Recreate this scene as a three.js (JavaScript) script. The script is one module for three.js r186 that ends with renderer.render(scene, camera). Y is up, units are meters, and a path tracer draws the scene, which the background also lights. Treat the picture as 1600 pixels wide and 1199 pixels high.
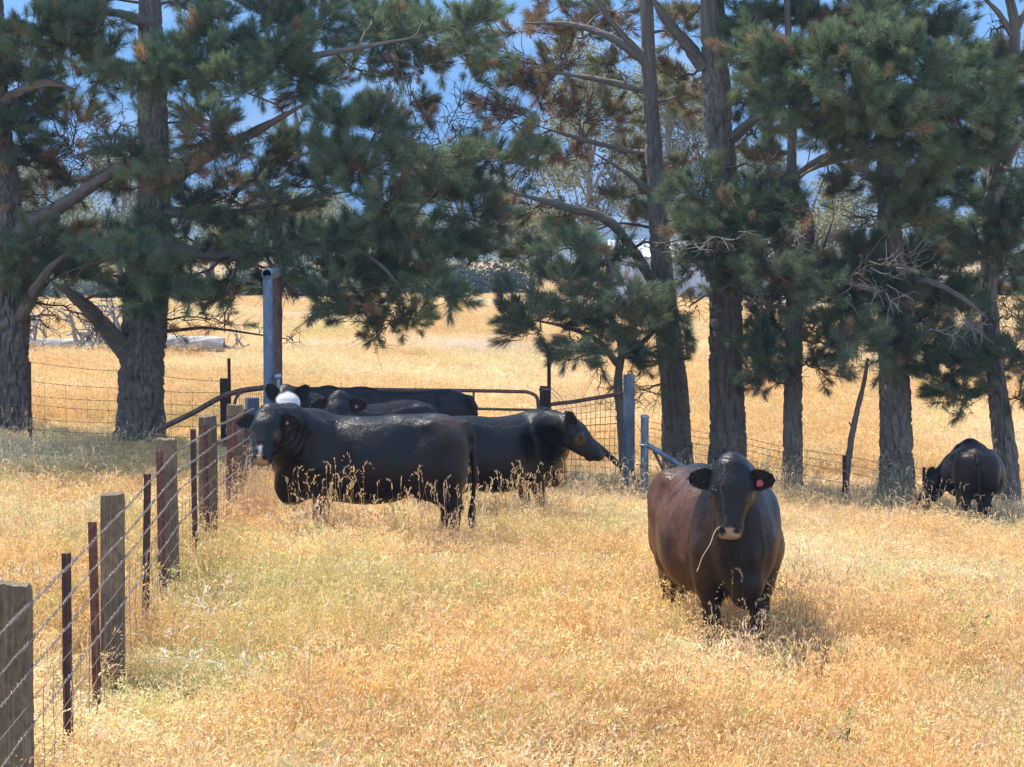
import * as THREE from 'three';
import { mergeGeometries } from 'three/addons/utils/BufferGeometryUtils.js';

// ---------------------------------------------------------------- camera, sky, sun, exposure
const scene = new THREE.Scene();
const EYE = 2.65, FPX = 3500, HORIZON = 396;                 // metres; focal length and horizon in photograph pixels
const PITCH = Math.atan((599.5 - HORIZON) / FPX);
const camera = new THREE.PerspectiveCamera(2 * Math.atan(599.5 / FPX) * 180 / Math.PI, 1600 / 1199, 0.5, 12000);
camera.position.set(0, EYE, 0);
camera.rotation.set(-PITCH, 0, 0);
scene.add(camera);

const SUN_AZ = -52 * Math.PI / 180, SUN_EL = 60 * Math.PI / 180;   // azimuth from straight ahead (-z), minus is left
const sunDir = new THREE.Vector3(Math.sin(SUN_AZ) * Math.cos(SUN_EL), Math.sin(SUN_EL), -Math.cos(SUN_AZ) * Math.cos(SUN_EL));
const sun = new THREE.DirectionalLight(new THREE.Color(1.0, 0.93, 0.81), 5.0);
sun.position.copy(sunDir).multiplyScalar(120).add(new THREE.Vector3(0, 0, -30));
sun.target.position.set(0, 0, -30);
sun.castShadow = true;
sun.shadow.mapSize.set(4096, 4096);
Object.assign(sun.shadow.camera, { left: -40, right: 40, top: 40, bottom: -40, near: 1, far: 260 });
sun.shadow.radius = 1;
scene.add(sun, sun.target);

function makeSky() {
  const w = 512, h = 256, data = new Float32Array(w * h * 4);
  for (let j = 0; j < h; j++) for (let i = 0; i < w; i++) {
    const el = ((j + 0.5) / h - 0.5) * Math.PI, az = ((i + 0.5) / w - 0.5) * 2 * Math.PI;
    const d = new THREE.Vector3(Math.cos(el) * Math.cos(az), Math.sin(el), Math.cos(el) * Math.sin(az));
    const up = Math.max(0, d.y), hz = Math.exp(-up * 4.2);
    const g = Math.max(0, d.dot(sunDir)), glow = 0.28 * Math.pow(g, 22) + 0.9 * Math.pow(g, 160);
    const k = (j * w + i) * 4;
    data[k] = 0.29 + 0.48 * hz + glow; data[k + 1] = 0.43 + 0.46 * hz + glow * 0.95; data[k + 2] = 0.70 + 0.28 * hz + glow * 0.85; data[k + 3] = 1;
  }
  const t = new THREE.DataTexture(data, w, h, THREE.RGBAFormat, THREE.FloatType);
  t.mapping = THREE.EquirectangularReflectionMapping; t.magFilter = t.minFilter = THREE.LinearFilter; t.needsUpdate = true;
  return t;
}
scene.background = makeSky();
scene.environment = scene.background;
scene.fog = new THREE.FogExp2(new THREE.Color(0.25, 0.53, 1.0), 0.00042);

const renderer = new THREE.WebGLRenderer({ antialias: true });
renderer.toneMapping = THREE.LinearToneMapping;
renderer.toneMappingExposure = 2.45;
renderer.shadowMap.enabled = true;

// ---------------------------------------------------------------- helpers
function rng(seed) { let a = seed >>> 0; return () => { a = (a + 0x6D2B79F5) | 0; let t = Math.imul(a ^ (a >>> 15), 1 | a); t = (t + Math.imul(t ^ (t >>> 7), 61 | t)) ^ t; return ((t ^ (t >>> 14)) >>> 0) / 4294967296; }; }
const V = (x, y, z) => new THREE.Vector3(x, y, z);
const lerp = (a, b, t) => a + (b - a) * t, clamp = (x, a = 0, b = 1) => Math.min(b, Math.max(a, x));
const smooth = (a, b, x) => { const t = clamp((x - a) / (b - a)); return t * t * (3 - 2 * t); };
function hash3(x, y, z) { let h = Math.imul(x, 374761393) ^ Math.imul(y, 668265263) ^ Math.imul(z, 2147483647 ^ 0x5bd1e995); h = Math.imul(h ^ (h >>> 13), 1274126177); return ((h ^ (h >>> 16)) >>> 0) / 4294967296; }
function noise3(x, y, z) {
  const xi = Math.floor(x), yi = Math.floor(y), zi = Math.floor(z), u = x - xi, v = y - yi, w = z - zi;
  const a = u * u * (3 - 2 * u), b = v * v * (3 - 2 * v), c = w * w * (3 - 2 * w);
  const L = (p, q, t) => p + (q - p) * t;
  return L(L(L(hash3(xi, yi, zi), hash3(xi + 1, yi, zi), a), L(hash3(xi, yi + 1, zi), hash3(xi + 1, yi + 1, zi), a), b),
    L(L(hash3(xi, yi, zi + 1), hash3(xi + 1, yi, zi + 1), a), L(hash3(xi, yi + 1, zi + 1), hash3(xi + 1, yi + 1, zi + 1), a), b), c);
}
const fbm = (x, y, z, n = 4) => { let s = 0, a = 0.5, t = 0; for (let i = 0; i < n; i++) { s += a * noise3(x, y, z); t += a; x = x * 2.03 + 7.1; y = y * 2.03 + 3.7; z = z * 2.03 + 1.3; a *= 0.5; } return s / t; };
// a point of the place: photograph pixel and distance ahead in metres
function at(px, py, D) {
  const u = (px - 800) / FPX, v = (599.5 - py) / FPX, c = Math.cos(PITCH), s = Math.sin(PITCH);
  const y = v * c - s, z = -v * s - c, k = D / -z;
  return V(u * k, EYE + y * k, -D);
}
const perMetre = D => FPX / D;
// height of the ground
function groundY(x, z) {
  const D = -z, r = Math.sqrt((D - 17) * (D - 17) + 2.2) - Math.sqrt(2.2);
  const De = D > 17 ? 17 + r : 17 + 0.2 * r;
  const xs = 13 * Math.tanh(x / 13);
  const near = 0.42 - 0.068 * xs - 0.0337 * Math.min(De, 34);
  const far = -0.12 + 0.9 * (fbm(x * 0.035 + 5, D * 0.05, 2.2, 3) - 0.5) * smooth(34, 70, D);
  const t = smooth(31, 76, D);
  return lerp(near, far, t) + 0.05 * (fbm(x * 0.6, D * 0.6, 9.1, 2) - 0.5);
}
const onGround = (px, D, sink = 0) => { const x = (px - 800) / FPX * D; return V(x, groundY(x, -D) - sink, -D); };

const taken = {};
function numbered(n) { const k = taken[n] = (taken[n] ?? -1) + 1; return k ? n + '_' + String(k).padStart(3, '0') : n; }
function tag(o, label, category, group, kind) { Object.assign(o.userData, { label, category }); if (group) o.userData.group = group; if (kind) o.userData.kind = kind; return o; }
function thing(name, label, category, pos = V(0, 0, 0), group) { const o = new THREE.Group(); o.name = numbered(name); o.position.copy(pos); scene.add(o); return tag(o, label, category, group); }
function part(name, geo, mat, parent, kind) { const m = new THREE.Mesh(geo, mat); m.name = name; m.castShadow = m.receiveShadow = true; if (kind) m.userData.kind = kind; parent.add(m); return m; }
function structure(name, geo, mat) { const m = part(name, geo, mat, scene); m.userData.kind = 'structure'; return m; }

// mesh collector
class MB {
  constructor() { this.p = []; this.n = []; this.c = []; this.uv = []; this.i = []; }
  get count() { return this.p.length / 3; }
  v(x, y, z, nx = 0, ny = 1, nz = 0, c = null, u = 0, w = 0) { this.p.push(x, y, z); this.n.push(nx, ny, nz); this.uv.push(u, w); if (c) this.c.push(c[0], c[1], c[2]); return this.p.length / 3 - 1; }
  t(a, b, c) { this.i.push(a, b, c); }
  // tapered tube along points with radii
  tube(pts, rad, seg = 6, col = null, caps = true, vscale = 1) {
    const n = pts.length; let up = V(0, 1, 0), prev = null, len = 0; const base = this.count;
    for (let k = 0; k < n; k++) {
      const t = (k < n - 1 ? pts[k + 1].clone().sub(pts[k]) : pts[k].clone().sub(pts[k - 1])).normalize();
      if (k > 0 && k < n - 1) t.add(pts[k].clone().sub(pts[k - 1]).normalize()).normalize();
      let a = prev ? prev.clone().sub(t.clone().multiplyScalar(prev.dot(t))) : (Math.abs(t.y) < 0.9 ? V(0, 1, 0) : V(1, 0, 0)).cross(t);
      a.normalize(); prev = a; const b = t.clone().cross(a);
      if (k) len += pts[k].distanceTo(pts[k - 1]);
      const r = Array.isArray(rad) ? rad[k] : rad;
      for (let s = 0; s <= seg; s++) {
        const th = s / seg * Math.PI * 2, c = Math.cos(th), d = Math.sin(th);
        const nx = a.x * c + b.x * d, ny = a.y * c + b.y * d, nz = a.z * c + b.z * d;
        this.v(pts[k].x + nx * r, pts[k].y + ny * r, pts[k].z + nz * r, nx, ny, nz, col, s / seg * r * 6.28 * vscale, len * vscale);
      }
    }
    for (let k = 0; k < n - 1; k++) for (let s = 0; s < seg; s++) { const q = base + k * (seg + 1) + s; this.t(q, q + 1, q + seg + 1); this.t(q + 1, q + seg + 2, q + seg + 1); }
    if (caps) for (const k of [0, n - 1]) {
      const t = (k ? pts[n - 1].clone().sub(pts[n - 2]) : pts[0].clone().sub(pts[1])).normalize();
      const c0 = this.v(pts[k].x, pts[k].y, pts[k].z, t.x, t.y, t.z, col); const ring = [];
      for (let s = 0; s <= seg; s++) { const q = (base + k * (seg + 1) + s) * 3; ring.push(this.v(this.p[q], this.p[q + 1], this.p[q + 2], t.x, t.y, t.z, col)); }
      for (let s = 0; s < seg; s++) k ? this.t(c0, ring[s], ring[s + 1]) : this.t(c0, ring[s + 1], ring[s]);
    }
    return this;
  }
  geo() {
    const g = new THREE.BufferGeometry();
    g.setAttribute('position', new THREE.Float32BufferAttribute(this.p, 3)); g.setAttribute('normal', new THREE.Float32BufferAttribute(this.n, 3));
    g.setAttribute('uv', new THREE.Float32BufferAttribute(this.uv, 2)); if (this.c.length) g.setAttribute('color', new THREE.Float32BufferAttribute(this.c, 3));
    g.setIndex(this.i); return g;
  }
}
const curve = (pts, n) => new THREE.CatmullRomCurve3(pts, false, 'centripetal').getPoints(n);
// computed texture; f(u, v) gives [r, g, b] in 0..1 (sRGB for colours)
function texture(w, h, f, srgb = true) {
  const d = new Uint8Array(w * h * 4);
  for (let j = 0; j < h; j++) for (let i = 0; i < w; i++) { const c = f(i / w, j / h), k = (j * w + i) * 4; d[k] = clamp(c[0]) * 255; d[k + 1] = clamp(c[1]) * 255; d[k + 2] = clamp(c[2]) * 255; d[k + 3] = 255; }
  const t = new THREE.DataTexture(d, w, h); t.wrapS = t.wrapT = THREE.RepeatWrapping; t.magFilter = THREE.LinearFilter; t.minFilter = THREE.LinearMipmapLinearFilter; t.generateMipmaps = true;
  if (srgb) t.colorSpace = THREE.SRGBColorSpace; t.needsUpdate = true; return t;
}
// noise that repeats over the unit square
function tile(u, v, f, seed, n = 4) { const a = u * 2 * Math.PI, b = v * 2 * Math.PI, k = f / 6.283; return fbm(Math.cos(a) * k + 11 + seed, Math.sin(a) * k + Math.cos(b) * k * 0.999 + 5, Math.sin(b) * k + seed * 3.1, n); }
const std = o => new THREE.MeshStandardMaterial({ roughness: 0.85, metalness: 0, ...o });
const rgb = (r, g, b) => new THREE.Color().setRGB(r, g, b);
// ---------------------------------------------------------------- the land
{
  // one sheet: fine near the camera, coarse far off
  const xs = [], zs = [];
  for (let i = -110; i <= 110; i++) { const t = i / 110; xs.push(Math.sign(t) * (Math.abs(t) * 22 + Math.pow(Math.abs(t), 6) * 1500)); }
  for (let j = 0; j <= 260; j++) { const t = j / 260; zs.push(6 - (t * 90 + Math.pow(t, 7) * 1300)); }
  const m = new MB(), W = xs.length;
  for (const z of zs) for (const x of xs) m.v(x, groundY(x, z), z, 0, 1, 0, null, x / 3, z / 3);
  for (let j = 0; j < zs.length - 1; j++) for (let i = 0; i < W - 1; i++) { const q = j * W + i; m.t(q, q + 1, q + W); m.t(q + 1, q + W + 1, q + W); }
  const g = m.geo(); g.computeVertexNormals();
  const map = texture(512, 512, (u, v) => { const a = tile(u, v, 9, 1), b = tile(u, v, 60, 2, 3), c = tile(u, v, 3, 5, 2); const k = 0.55 + 0.55 * b + 0.25 * (a - 0.5); return [0.70 * k + 0.08 * c, 0.55 * k + 0.07 * c, 0.33 * k]; });
  const bump = texture(512, 512, (u, v) => { const b = tile(u, v, 80, 4, 3); return [b, b, b]; }, false);
  structure('ground', g, std({ map, bumpMap: bump, bumpScale: 0.05, roughness: 1 }));
}
// far hills, seen through the air
{
  const m = new MB(), NX = 170, NZ = 90;
  const H = (x, D) => {
    const rg = fbm(x * 0.0016 + 3, D * 0.0016, 4.4, 5) - 0.5, spur = 1 - Math.abs(2 * fbm(x * 0.0028 + 0.3 * rg, 7.7, D * 0.0009, 4) - 1);
    return smooth(2500, 4650, D + 500 * (spur - 0.6)) * (545 + 0.01 * x) * (0.96 + 0.2 * rg) + smooth(500, 1500, D) * 34 * fbm(x * 0.003, D * 0.003, 1.7, 4) - 2;
  };
  for (let j = 0; j <= NZ; j++) for (let i = 0; i <= NX; i++) {
    const D = 500 + j / NZ * 4300, x = (i / NX - 0.5) * (1200 + D * 0.9);
    const f = smooth(0.36, 0.5, fbm(x * 0.004 + 20, D * 0.004, 6.6, 5)), k = lerp(0.7, 1.2, fbm(x * 0.02, D * 0.02, 1.1, 3));
    m.v(x, H(x, D), -D, 0, 1, 0, [lerp(0.16, 0.03, f) * k, lerp(0.14, 0.045, f) * k, lerp(0.08, 0.03, f) * k]);
  }
  for (let j = 0; j < NZ; j++) for (let i = 0; i < NX; i++) { const q = j * (NX + 1) + i; m.t(q, q + 1, q + NX + 1); m.t(q + 1, q + NX + 2, q + NX + 1); }
  const g = m.geo(); g.computeVertexNormals();
  structure('hills', g, std({ vertexColors: true, roughness: 1 }));
}
// ---------------------------------------------------------------- cattle
// distance field pieces
const smin = (a, b, k) => { const h = Math.max(k - Math.abs(a - b), 0) / k; return Math.min(a, b) - h * h * k * 0.25; };
const smax = (a, b, k) => -smin(-a, -b, k);
function coneSeg(a, b, ra, rb) {   // tapered capsule
  const ab = [b[0] - a[0], b[1] - a[1], b[2] - a[2]], l2 = ab[0] ** 2 + ab[1] ** 2 + ab[2] ** 2;
  return (x, y, z) => {
    const px = x - a[0], py = y - a[1], pz = z - a[2];
    const t = clamp((px * ab[0] + py * ab[1] + pz * ab[2]) / l2);
    const dx = px - ab[0] * t, dy = py - ab[1] * t, dz = pz - ab[2] * t;
    return Math.sqrt(dx * dx + dy * dy + dz * dz) - (ra + (rb - ra) * t);
  };
}
function ellipsoid(c, r) { return (x, y, z) => { const a = (x - c[0]) / r[0], b = (y - c[1]) / r[1], d = (z - c[2]) / r[2]; const k0 = Math.sqrt(a * a + b * b + d * d), k1 = Math.sqrt((a / r[0]) ** 2 + (b / r[1]) ** 2 + (d / r[2]) ** 2); return k1 < 1e-6 ? -Math.min(...r) : k0 * (k0 - 1) / k1; }; }
function spline1(xs, ys) { return x => { if (x <= xs[0]) return ys[0]; const n = xs.length; if (x >= xs[n - 1]) return ys[n - 1]; let i = 0; while (x > xs[i + 1]) i++; const h = xs[i + 1] - xs[i], t = (x - xs[i]) / h; const s = k => k <= 0 || k >= n - 1 ? (ys[Math.min(k + 1, n - 1)] - ys[Math.max(k - 1, 0)]) / (xs[Math.min(k + 1, n - 1)] - xs[Math.max(k - 1, 0)]) : (ys[k + 1] - ys[k - 1]) / (xs[k + 1] - xs[k - 1]); const m0 = s(i) * h, m1 = s(i + 1) * h, t2 = t * t, t3 = t2 * t; return (2 * t3 - 3 * t2 + 1) * ys[i] + (t3 - 2 * t2 + t) * m0 + (-2 * t3 + 3 * t2) * ys[i + 1] + (t3 - t2) * m1; }; }
// naive surface nets with skipping of empty blocks
function meshField(f, lo, hi, cell) {
  const N = [0, 1, 2].map(k => Math.ceil((hi[k] - lo[k]) / cell / 8) * 8 + 1), [nx, ny, nz] = N;
  const F = new Float32Array(nx * ny * nz).fill(9), B = 8, id = (i, j, k) => (k * ny + j) * nx + i;
  const reach = B * cell * 0.9 * 2.2;
  const live = [];
  for (let k = 0; k < nz - 1; k += B) for (let j = 0; j < ny - 1; j += B) for (let i = 0; i < nx - 1; i += B) {
    const d = f(lo[0] + (i + B / 2) * cell, lo[1] + (j + B / 2) * cell, lo[2] + (k + B / 2) * cell);
    if (Math.abs(d) > reach) { if (d < 0) for (let c = k; c <= k + B; c++) for (let b = j; b <= j + B; b++) for (let a = i; a <= i + B; a++) if (F[id(a, b, c)] === 9) F[id(a, b, c)] = -9; continue; }
    live.push([i, j, k]);
  }
  for (const [i, j, k] of live) for (let c = k; c <= k + B; c++) for (let b = j; b <= j + B; b++) for (let a = i; a <= i + B; a++) { const q = id(a, b, c); if (Math.abs(F[q]) === 9) F[q] = f(lo[0] + a * cell, lo[1] + b * cell, lo[2] + c * cell) || 1e-6; }
  const vid = new Map(), P = [], I = [];
  const corner = [[0, 0, 0], [1, 0, 0], [0, 1, 0], [1, 1, 0], [0, 0, 1], [1, 0, 1], [0, 1, 1], [1, 1, 1]], edges = [[0, 1], [2, 3], [4, 5], [6, 7], [0, 2], [1, 3], [4, 6], [5, 7], [0, 4], [1, 5], [2, 6], [3, 7]];
  for (const [i0, j0, k0] of live) for (let k = k0; k < k0 + B; k++) for (let j = j0; j < j0 + B; j++) for (let i = i0; i < i0 + B; i++) {
    const v = corner.map(c => F[id(i + c[0], j + c[1], k + c[2])]); let mask = 0; for (let q = 0; q < 8; q++) if (v[q] < 0) mask |= 1 << q;
    if (mask === 0 || mask === 255) continue;
    let x = 0, y = 0, z = 0, n = 0;
    for (const [a, b] of edges) if ((v[a] < 0) !== (v[b] < 0)) { const t = v[a] / (v[a] - v[b]); x += lerp(corner[a][0], corner[b][0], t); y += lerp(corner[a][1], corner[b][1], t); z += lerp(corner[a][2], corner[b][2], t); n++; }
    vid.set(id(i, j, k), P.length / 3); P.push(lo[0] + (i + x / n) * cell, lo[1] + (j + y / n) * cell, lo[2] + (k + z / n) * cell);
  }
  const quad = (a, b, c, d, flip) => { if ([a, b, c, d].some(q => q === undefined)) return; flip ? I.push(a, c, b, a, d, c) : I.push(a, b, c, a, c, d); };
  for (const [i0, j0, k0] of live) for (let k = k0; k < k0 + B; k++) for (let j = j0; j < j0 + B; j++) for (let i = i0; i < i0 + B; i++) {
    const s = F[id(i, j, k)] < 0;
    if (j > 0 && k > 0 && s !== F[id(i + 1, j, k)] < 0) quad(vid.get(id(i, j - 1, k - 1)), vid.get(id(i, j, k - 1)), vid.get(id(i, j, k)), vid.get(id(i, j - 1, k)), !s);
    if (i > 0 && k > 0 && s !== F[id(i, j + 1, k)] < 0) quad(vid.get(id(i - 1, j, k - 1)), vid.get(id(i - 1, j, k)), vid.get(id(i, j, k)), vid.get(id(i, j, k - 1)), !s);
    if (i > 0 && j > 0 && s !== F[id(i, j, k + 1)] < 0) quad(vid.get(id(i - 1, j - 1, k)), vid.get(id(i, j - 1, k)), vid.get(id(i, j, k)), vid.get(id(i - 1, j, k)), !s);
  }
  const Nn = new Float32Array(P.length), e = cell * 0.6;
  for (let q = 0; q < P.length; q += 3) { const x = P[q], y = P[q + 1], z = P[q + 2]; let a = f(x + e, y, z) - f(x - e, y, z), b = f(x, y + e, z) - f(x, y - e, z), c = f(x, y, z + e) - f(x, y, z - e); const l = Math.hypot(a, b, c) || 1; Nn[q] = a / l; Nn[q + 1] = b / l; Nn[q + 2] = c / l; }
  return { P, N: Nn, I };
}
const eyeMat = std({ color: rgb(0.006, 0.004, 0.003), roughness: 0.08 });
const tagMat = std({ color: rgb(0.30, 0.018, 0.028), roughness: 0.45 });
const hideBump = texture(256, 256, (u, v) => { const a = tile(u, v, 70, 3, 2), b = tile(u, v, 22, 8, 3); const k = 0.65 * a + 0.35 * b; return [k, k, k]; }, false);
const hideMat = new THREE.MeshPhysicalMaterial({ vertexColors: true, roughness: 0.35, specularIntensity: 0.38, bumpMap: hideBump, bumpScale: 0.005 });
const hairMat = new THREE.MeshPhysicalMaterial({ vertexColors: true, roughness: 0.4, specularIntensity: 0.3, side: THREE.DoubleSide });
/* o: pos (base, on the ground), dir [x, z] heading in the world, size, fat, cell, poll (world point), face [x,y,z] (world, poll to nose), tilt, ears {l, r}, colours */
function makeCow(o) {
  const R = rng(o.seed), S = o.size || 1, fat = o.fat || 1;
  const h = Math.atan2(-o.dir[1], o.dir[0]);
  const g = thing('cow', o.label, 'cow', o.pos, 'black cattle in the paddock');
  g.rotation.y = h; g.scale.setScalar(S);
  const toLocal = p => p.clone().sub(o.pos).applyAxisAngle(V(0, 1, 0), -h).divideScalar(S);
  const dirLocal = d => d.clone().applyAxisAngle(V(0, 1, 0), -h).normalize();
  const PO = o.poll.isVector3 ? toLocal(o.poll) : V(...o.poll), f = dirLocal(V(...o.face));
  let side = f.clone().cross(dirLocal(V(...(o.upHint || [0, 1, 0])))).normalize();        // cow's right
  const up = side.clone().cross(f).normalize();
  const HS = o.head || 1, HW = o.headWide || 1.1;
  const hp = (a, b, c) => { const q = PO.clone().addScaledVector(f, a * HS).addScaledVector(up, b * HS).addScaledVector(side, c * HS * HW); return [q.x, q.y, q.z]; };
  // trunk sections: x, top, bottom, half width
  const st = [[-0.84, 1.06, 0.95, 0.06], [-0.81, 1.17, 0.78, 0.16], [-0.74, 1.25, 0.68, 0.235], [-0.6, 1.305, 0.63, 0.275], [-0.4, 1.315, 0.58, 0.30], [-0.12, 1.295, 0.515, 0.355], [0.12, 1.285, 0.495, 0.37], [0.33, 1.30, 0.52, 0.29], [0.5, 1.32, 0.54, 0.225], [0.64, 1.30, 0.57, 0.195], [0.77, 1.2, 0.63, 0.155], [0.86, 1.04, 0.74, 0.07]];
  const X = st.map(s => s[0]), top = spline1(X, st.map(s => s[1])), bot = spline1(X, st.map(s => s[2] - (fat - 1) * 0.12 * Math.exp(-(((s[0] - 0.02) / 0.4) ** 2)))), wid = spline1(X, st.map(s => s[3] * lerp(1, fat, Math.exp(-(((s[0] + 0.02) / 0.5) ** 2)))));
  const trunk = (x, y, z) => {
    const xc = clamp(x, -0.84, 0.86), t = top(xc), b = bot(xc), w = wid(xc), cy = lerp(b, t, 0.47), hh = y > cy ? t - cy : cy - b;
    const q = Math.pow(Math.pow(Math.abs(y - cy) / hh, y > cy ? 2 : 2.35) + Math.pow(Math.abs(z) / w, y > cy ? 2 : 2.35), y > cy ? 0.5 : 1 / 2.35);
    const d = (q - 1) * Math.min(hh, w), ex = Math.abs(x - xc);
    return ex > 0 ? Math.hypot(Math.max(d, 0), ex) + Math.min(d, 0) : d;
  };
  const P = [];
  const add = (fn, k) => P.push([fn, k]);
  const gt = o.gait || [0, 0, 0, 0];
  for (const s of [-1, 1]) {
    const i = s < 0 ? 0 : 1, a = gt[i], b = gt[i + 2];
    add(ellipsoid([0.51, 0.95, s * 0.185], [0.17, 0.30, 0.105]), 0.06);
    add(coneSeg([0.52, 0.86, s * 0.19], [0.46 + a * 0.2, 0.64, s * 0.17], 0.125, 0.09), 0.06);
    add(coneSeg([0.46 + a * 0.2, 0.64, s * 0.165], [0.5 + a * 0.6, 0.38, s * 0.15], 0.088, 0.056), 0.05);
    add(coneSeg([0.5 + a * 0.6, 0.38, s * 0.15], [0.49 + a, 0.13, s * 0.15], 0.05, 0.038), 0.03);
    add(coneSeg([0.49 + a, 0.13, s * 0.15], [0.54 + a, 0.035, s * 0.155], 0.042, 0.055), 0.03);
    add(coneSeg([-0.6, 1.06, s * 0.15], [-0.64, 0.78, s * 0.165], 0.19, 0.155), 0.08);
    add(coneSeg([-0.5, 0.98, s * 0.17], [-0.42 + b * 0.3, 0.68, s * 0.2], 0.15, 0.115), 0.10);
    add(coneSeg([-0.62, 0.8, s * 0.165], [-0.71 + b * 0.6, 0.47, s * 0.15], 0.14, 0.058), 0.07);
    add(coneSeg([-0.44 + b * 0.3, 0.66, s * 0.19], [-0.7 + b * 0.6, 0.47, s * 0.15], 0.10, 0.052), 0.07);
    add(coneSeg([-0.71 + b * 0.6, 0.46, s * 0.15], [-0.68 + b, 0.13, s * 0.15], 0.05, 0.038), 0.03);
    add(coneSeg([-0.68 + b, 0.13, s * 0.15], [-0.63 + b, 0.035, s * 0.155], 0.042, 0.055), 0.03);
    add(ellipsoid([-0.5, 1.205, s * 0.215], [0.08, 0.05, 0.05]), 0.10);          // hip bones
  }
  add(coneSeg([-0.8, 1.2, 0], [-0.865, 1.1, 0], 0.05, 0.036), 0.06);            // tail
  add(coneSeg([-0.865, 1.1, 0], [-0.885, 0.72, 0.012], 0.033, 0.02), 0.02);
  add(coneSeg([-0.885, 0.72, 0.012], [-0.87, 0.48, 0.03], 0.02, 0.018), 0.02);
  add(ellipsoid([-0.865, 0.38, 0.035], [0.035, 0.13, 0.035]), 0.03);
  add(ellipsoid([0.75, 0.64, 0], [0.13, 0.14, 0.095]), 0.08);                      // brisket
  const crest = hp(-0.02, -0.075, 0), throat = hp(0.1, -0.17, 0), nb = [0.56, 1.12, 0], nl = [0.68, 0.92, 0];
  const mid = (p, q, t, dy) => [lerp(p[0], q[0], t), lerp(p[1], q[1], t) + dy, lerp(p[2], q[2], t)];
  add(coneSeg(nb, mid(nb, crest, 0.55, 0.03), 0.19, 0.135), 0.12); add(coneSeg(mid(nb, crest, 0.55, 0.03), crest, 0.135, 0.105), 0.08);
  add(coneSeg(nl, mid(nl, throat, 0.5, -0.02), 0.19, 0.135), 0.12); add(coneSeg(mid(nl, throat, 0.5, -0.02), throat, 0.135, 0.085), 0.08);
  add(coneSeg(mid(nl, throat, 0.75, -0.1), [0.82, 0.68, 0], 0.032, 0.05), 0.09);    // dewlap
  // head
  const H0 = P.length;
  const fat3 = (c, r) => { const q = hp(...c); return (x, y, z) => { const dx = x - q[0], dy = y - q[1], dz = z - q[2], a = (dx * f.x + dy * f.y + dz * f.z) / r[0], b = (dx * up.x + dy * up.y + dz * up.z) / r[1], e = (dx * side.x + dy * side.y + dz * side.z) / r[2], k = Math.sqrt(a * a + b * b + e * e), k1 = Math.sqrt((a / r[0]) ** 2 + (b / r[1]) ** 2 + (e / r[2]) ** 2); return k1 < 1e-6 ? -Math.min(...r) : k * (k - 1) / k1; }; };   // ellipsoid in the head's axes
  add(fat3([0.12, -0.085, 0], [0.155 * HS, 0.108 * HS, 0.136 * HS * HW]), 0.06);
  add(coneSeg(hp(0.03, -0.035, 0.05), hp(0.03, -0.035, -0.05), 0.055 * HS, 0.055 * HS), 0.08);
  add(coneSeg(hp(-0.005, -0.015, 0), hp(0.1, -0.03, 0), 0.04 * HS, 0.05 * HS), 0.07);
  add(coneSeg(hp(0.15, -0.045, 0.04), hp(0.40, -0.062, 0.022), 0.082 * HS, 0.058 * HS), 0.09);
  add(coneSeg(hp(0.15, -0.045, -0.04), hp(0.40, -0.062, -0.022), 0.082 * HS, 0.058 * HS), 0.09);
  for (const s of [-1, 1]) {
    add(coneSeg(hp(0.17, -0.165, s * 0.06), hp(0.38, -0.125, s * 0.034), 0.072 * HS, 0.05 * HS), 0.05);      // cheek and jaw
    add(coneSeg(hp(0.175, -0.015, s * 0.105), hp(0.225, -0.035, s * 0.108), 0.030 * HS, 0.024 * HS), 0.03);   // brow
  }
  add(fat3([0.462, -0.066, 0], [0.068 * HS, 0.068 * HS, 0.09 * HS * HW]), 0.03);                                // muzzle
  add(coneSeg(hp(0.42, -0.14, 0.025), hp(0.42, -0.14, -0.025), 0.045 * HS, 0.045 * HS), 0.03);
  const cut = [];
  for (const s of [-1, 1]) cut.push(coneSeg(hp(0.484, 0.0, s * 0.046), hp(0.468, -0.006, s * 0.075), 0.02 * HS, 0.013 * HS), coneSeg(hp(0.536, -0.075, 0), hp(0.43, -0.11, s * 0.1), 0.006 * HS, 0.006 * HS));
  const hollow = []; for (const s of [-1, 1]) hollow.push(ellipsoid([-0.29, 1.13, s * (0.30 + 0.1 * fat)], [0.13, 0.12, 0.14]), ellipsoid([0.31, 0.98, s * (0.355 + 0.1 * fat)], [0.06, 0.26, 0.12]), ellipsoid([-0.36, 0.62, s * 0.42], [0.07, 0.16, 0.14]));
  const folds = o.folds || 0, hq = PO;
  const field = (x, y, z) => {
    let d = trunk(x, y, z);
    for (let i = 0; i < P.length; i++) { const e = P[i][0](x, y, z); d = smin(d, e, P[i][1]); }
    if (Math.abs(d) < 0.15) for (const c of hollow) d = smax(d, -c(x, y, z), 0.10);
    if (d < 0.05) {
      if (folds) {   // loose skin on the turned neck
        const r = Math.hypot(x - hq.x, y - hq.y, z - hq.z), w = smooth(0.2, 0.32, r) * smooth(0.72, 0.45, r) * smooth(0.35, 0.6, x);
        if (w > 0) d += folds * w * 0.005 * noise3(x * 9, y * 3 + o.seed, z * 9) * Math.sin(r * 80 + 6 * noise3(x * 4, y * 7, z * 4) + 3 * noise3(x * 5, y * 5, z * 5) + y * 9);
      }
      d += 0.012 * (noise3(x * 6 + o.seed, y * 6, z * 6) - 0.5) + 0.004 * (noise3(x * 22, y * 22 + o.seed, z * 22) - 0.5);
    }
    if (Math.abs(d) < 0.1) for (const c of cut) d = smax(d, -c(x, y, z), 0.012);
    return d;
  };
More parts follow.
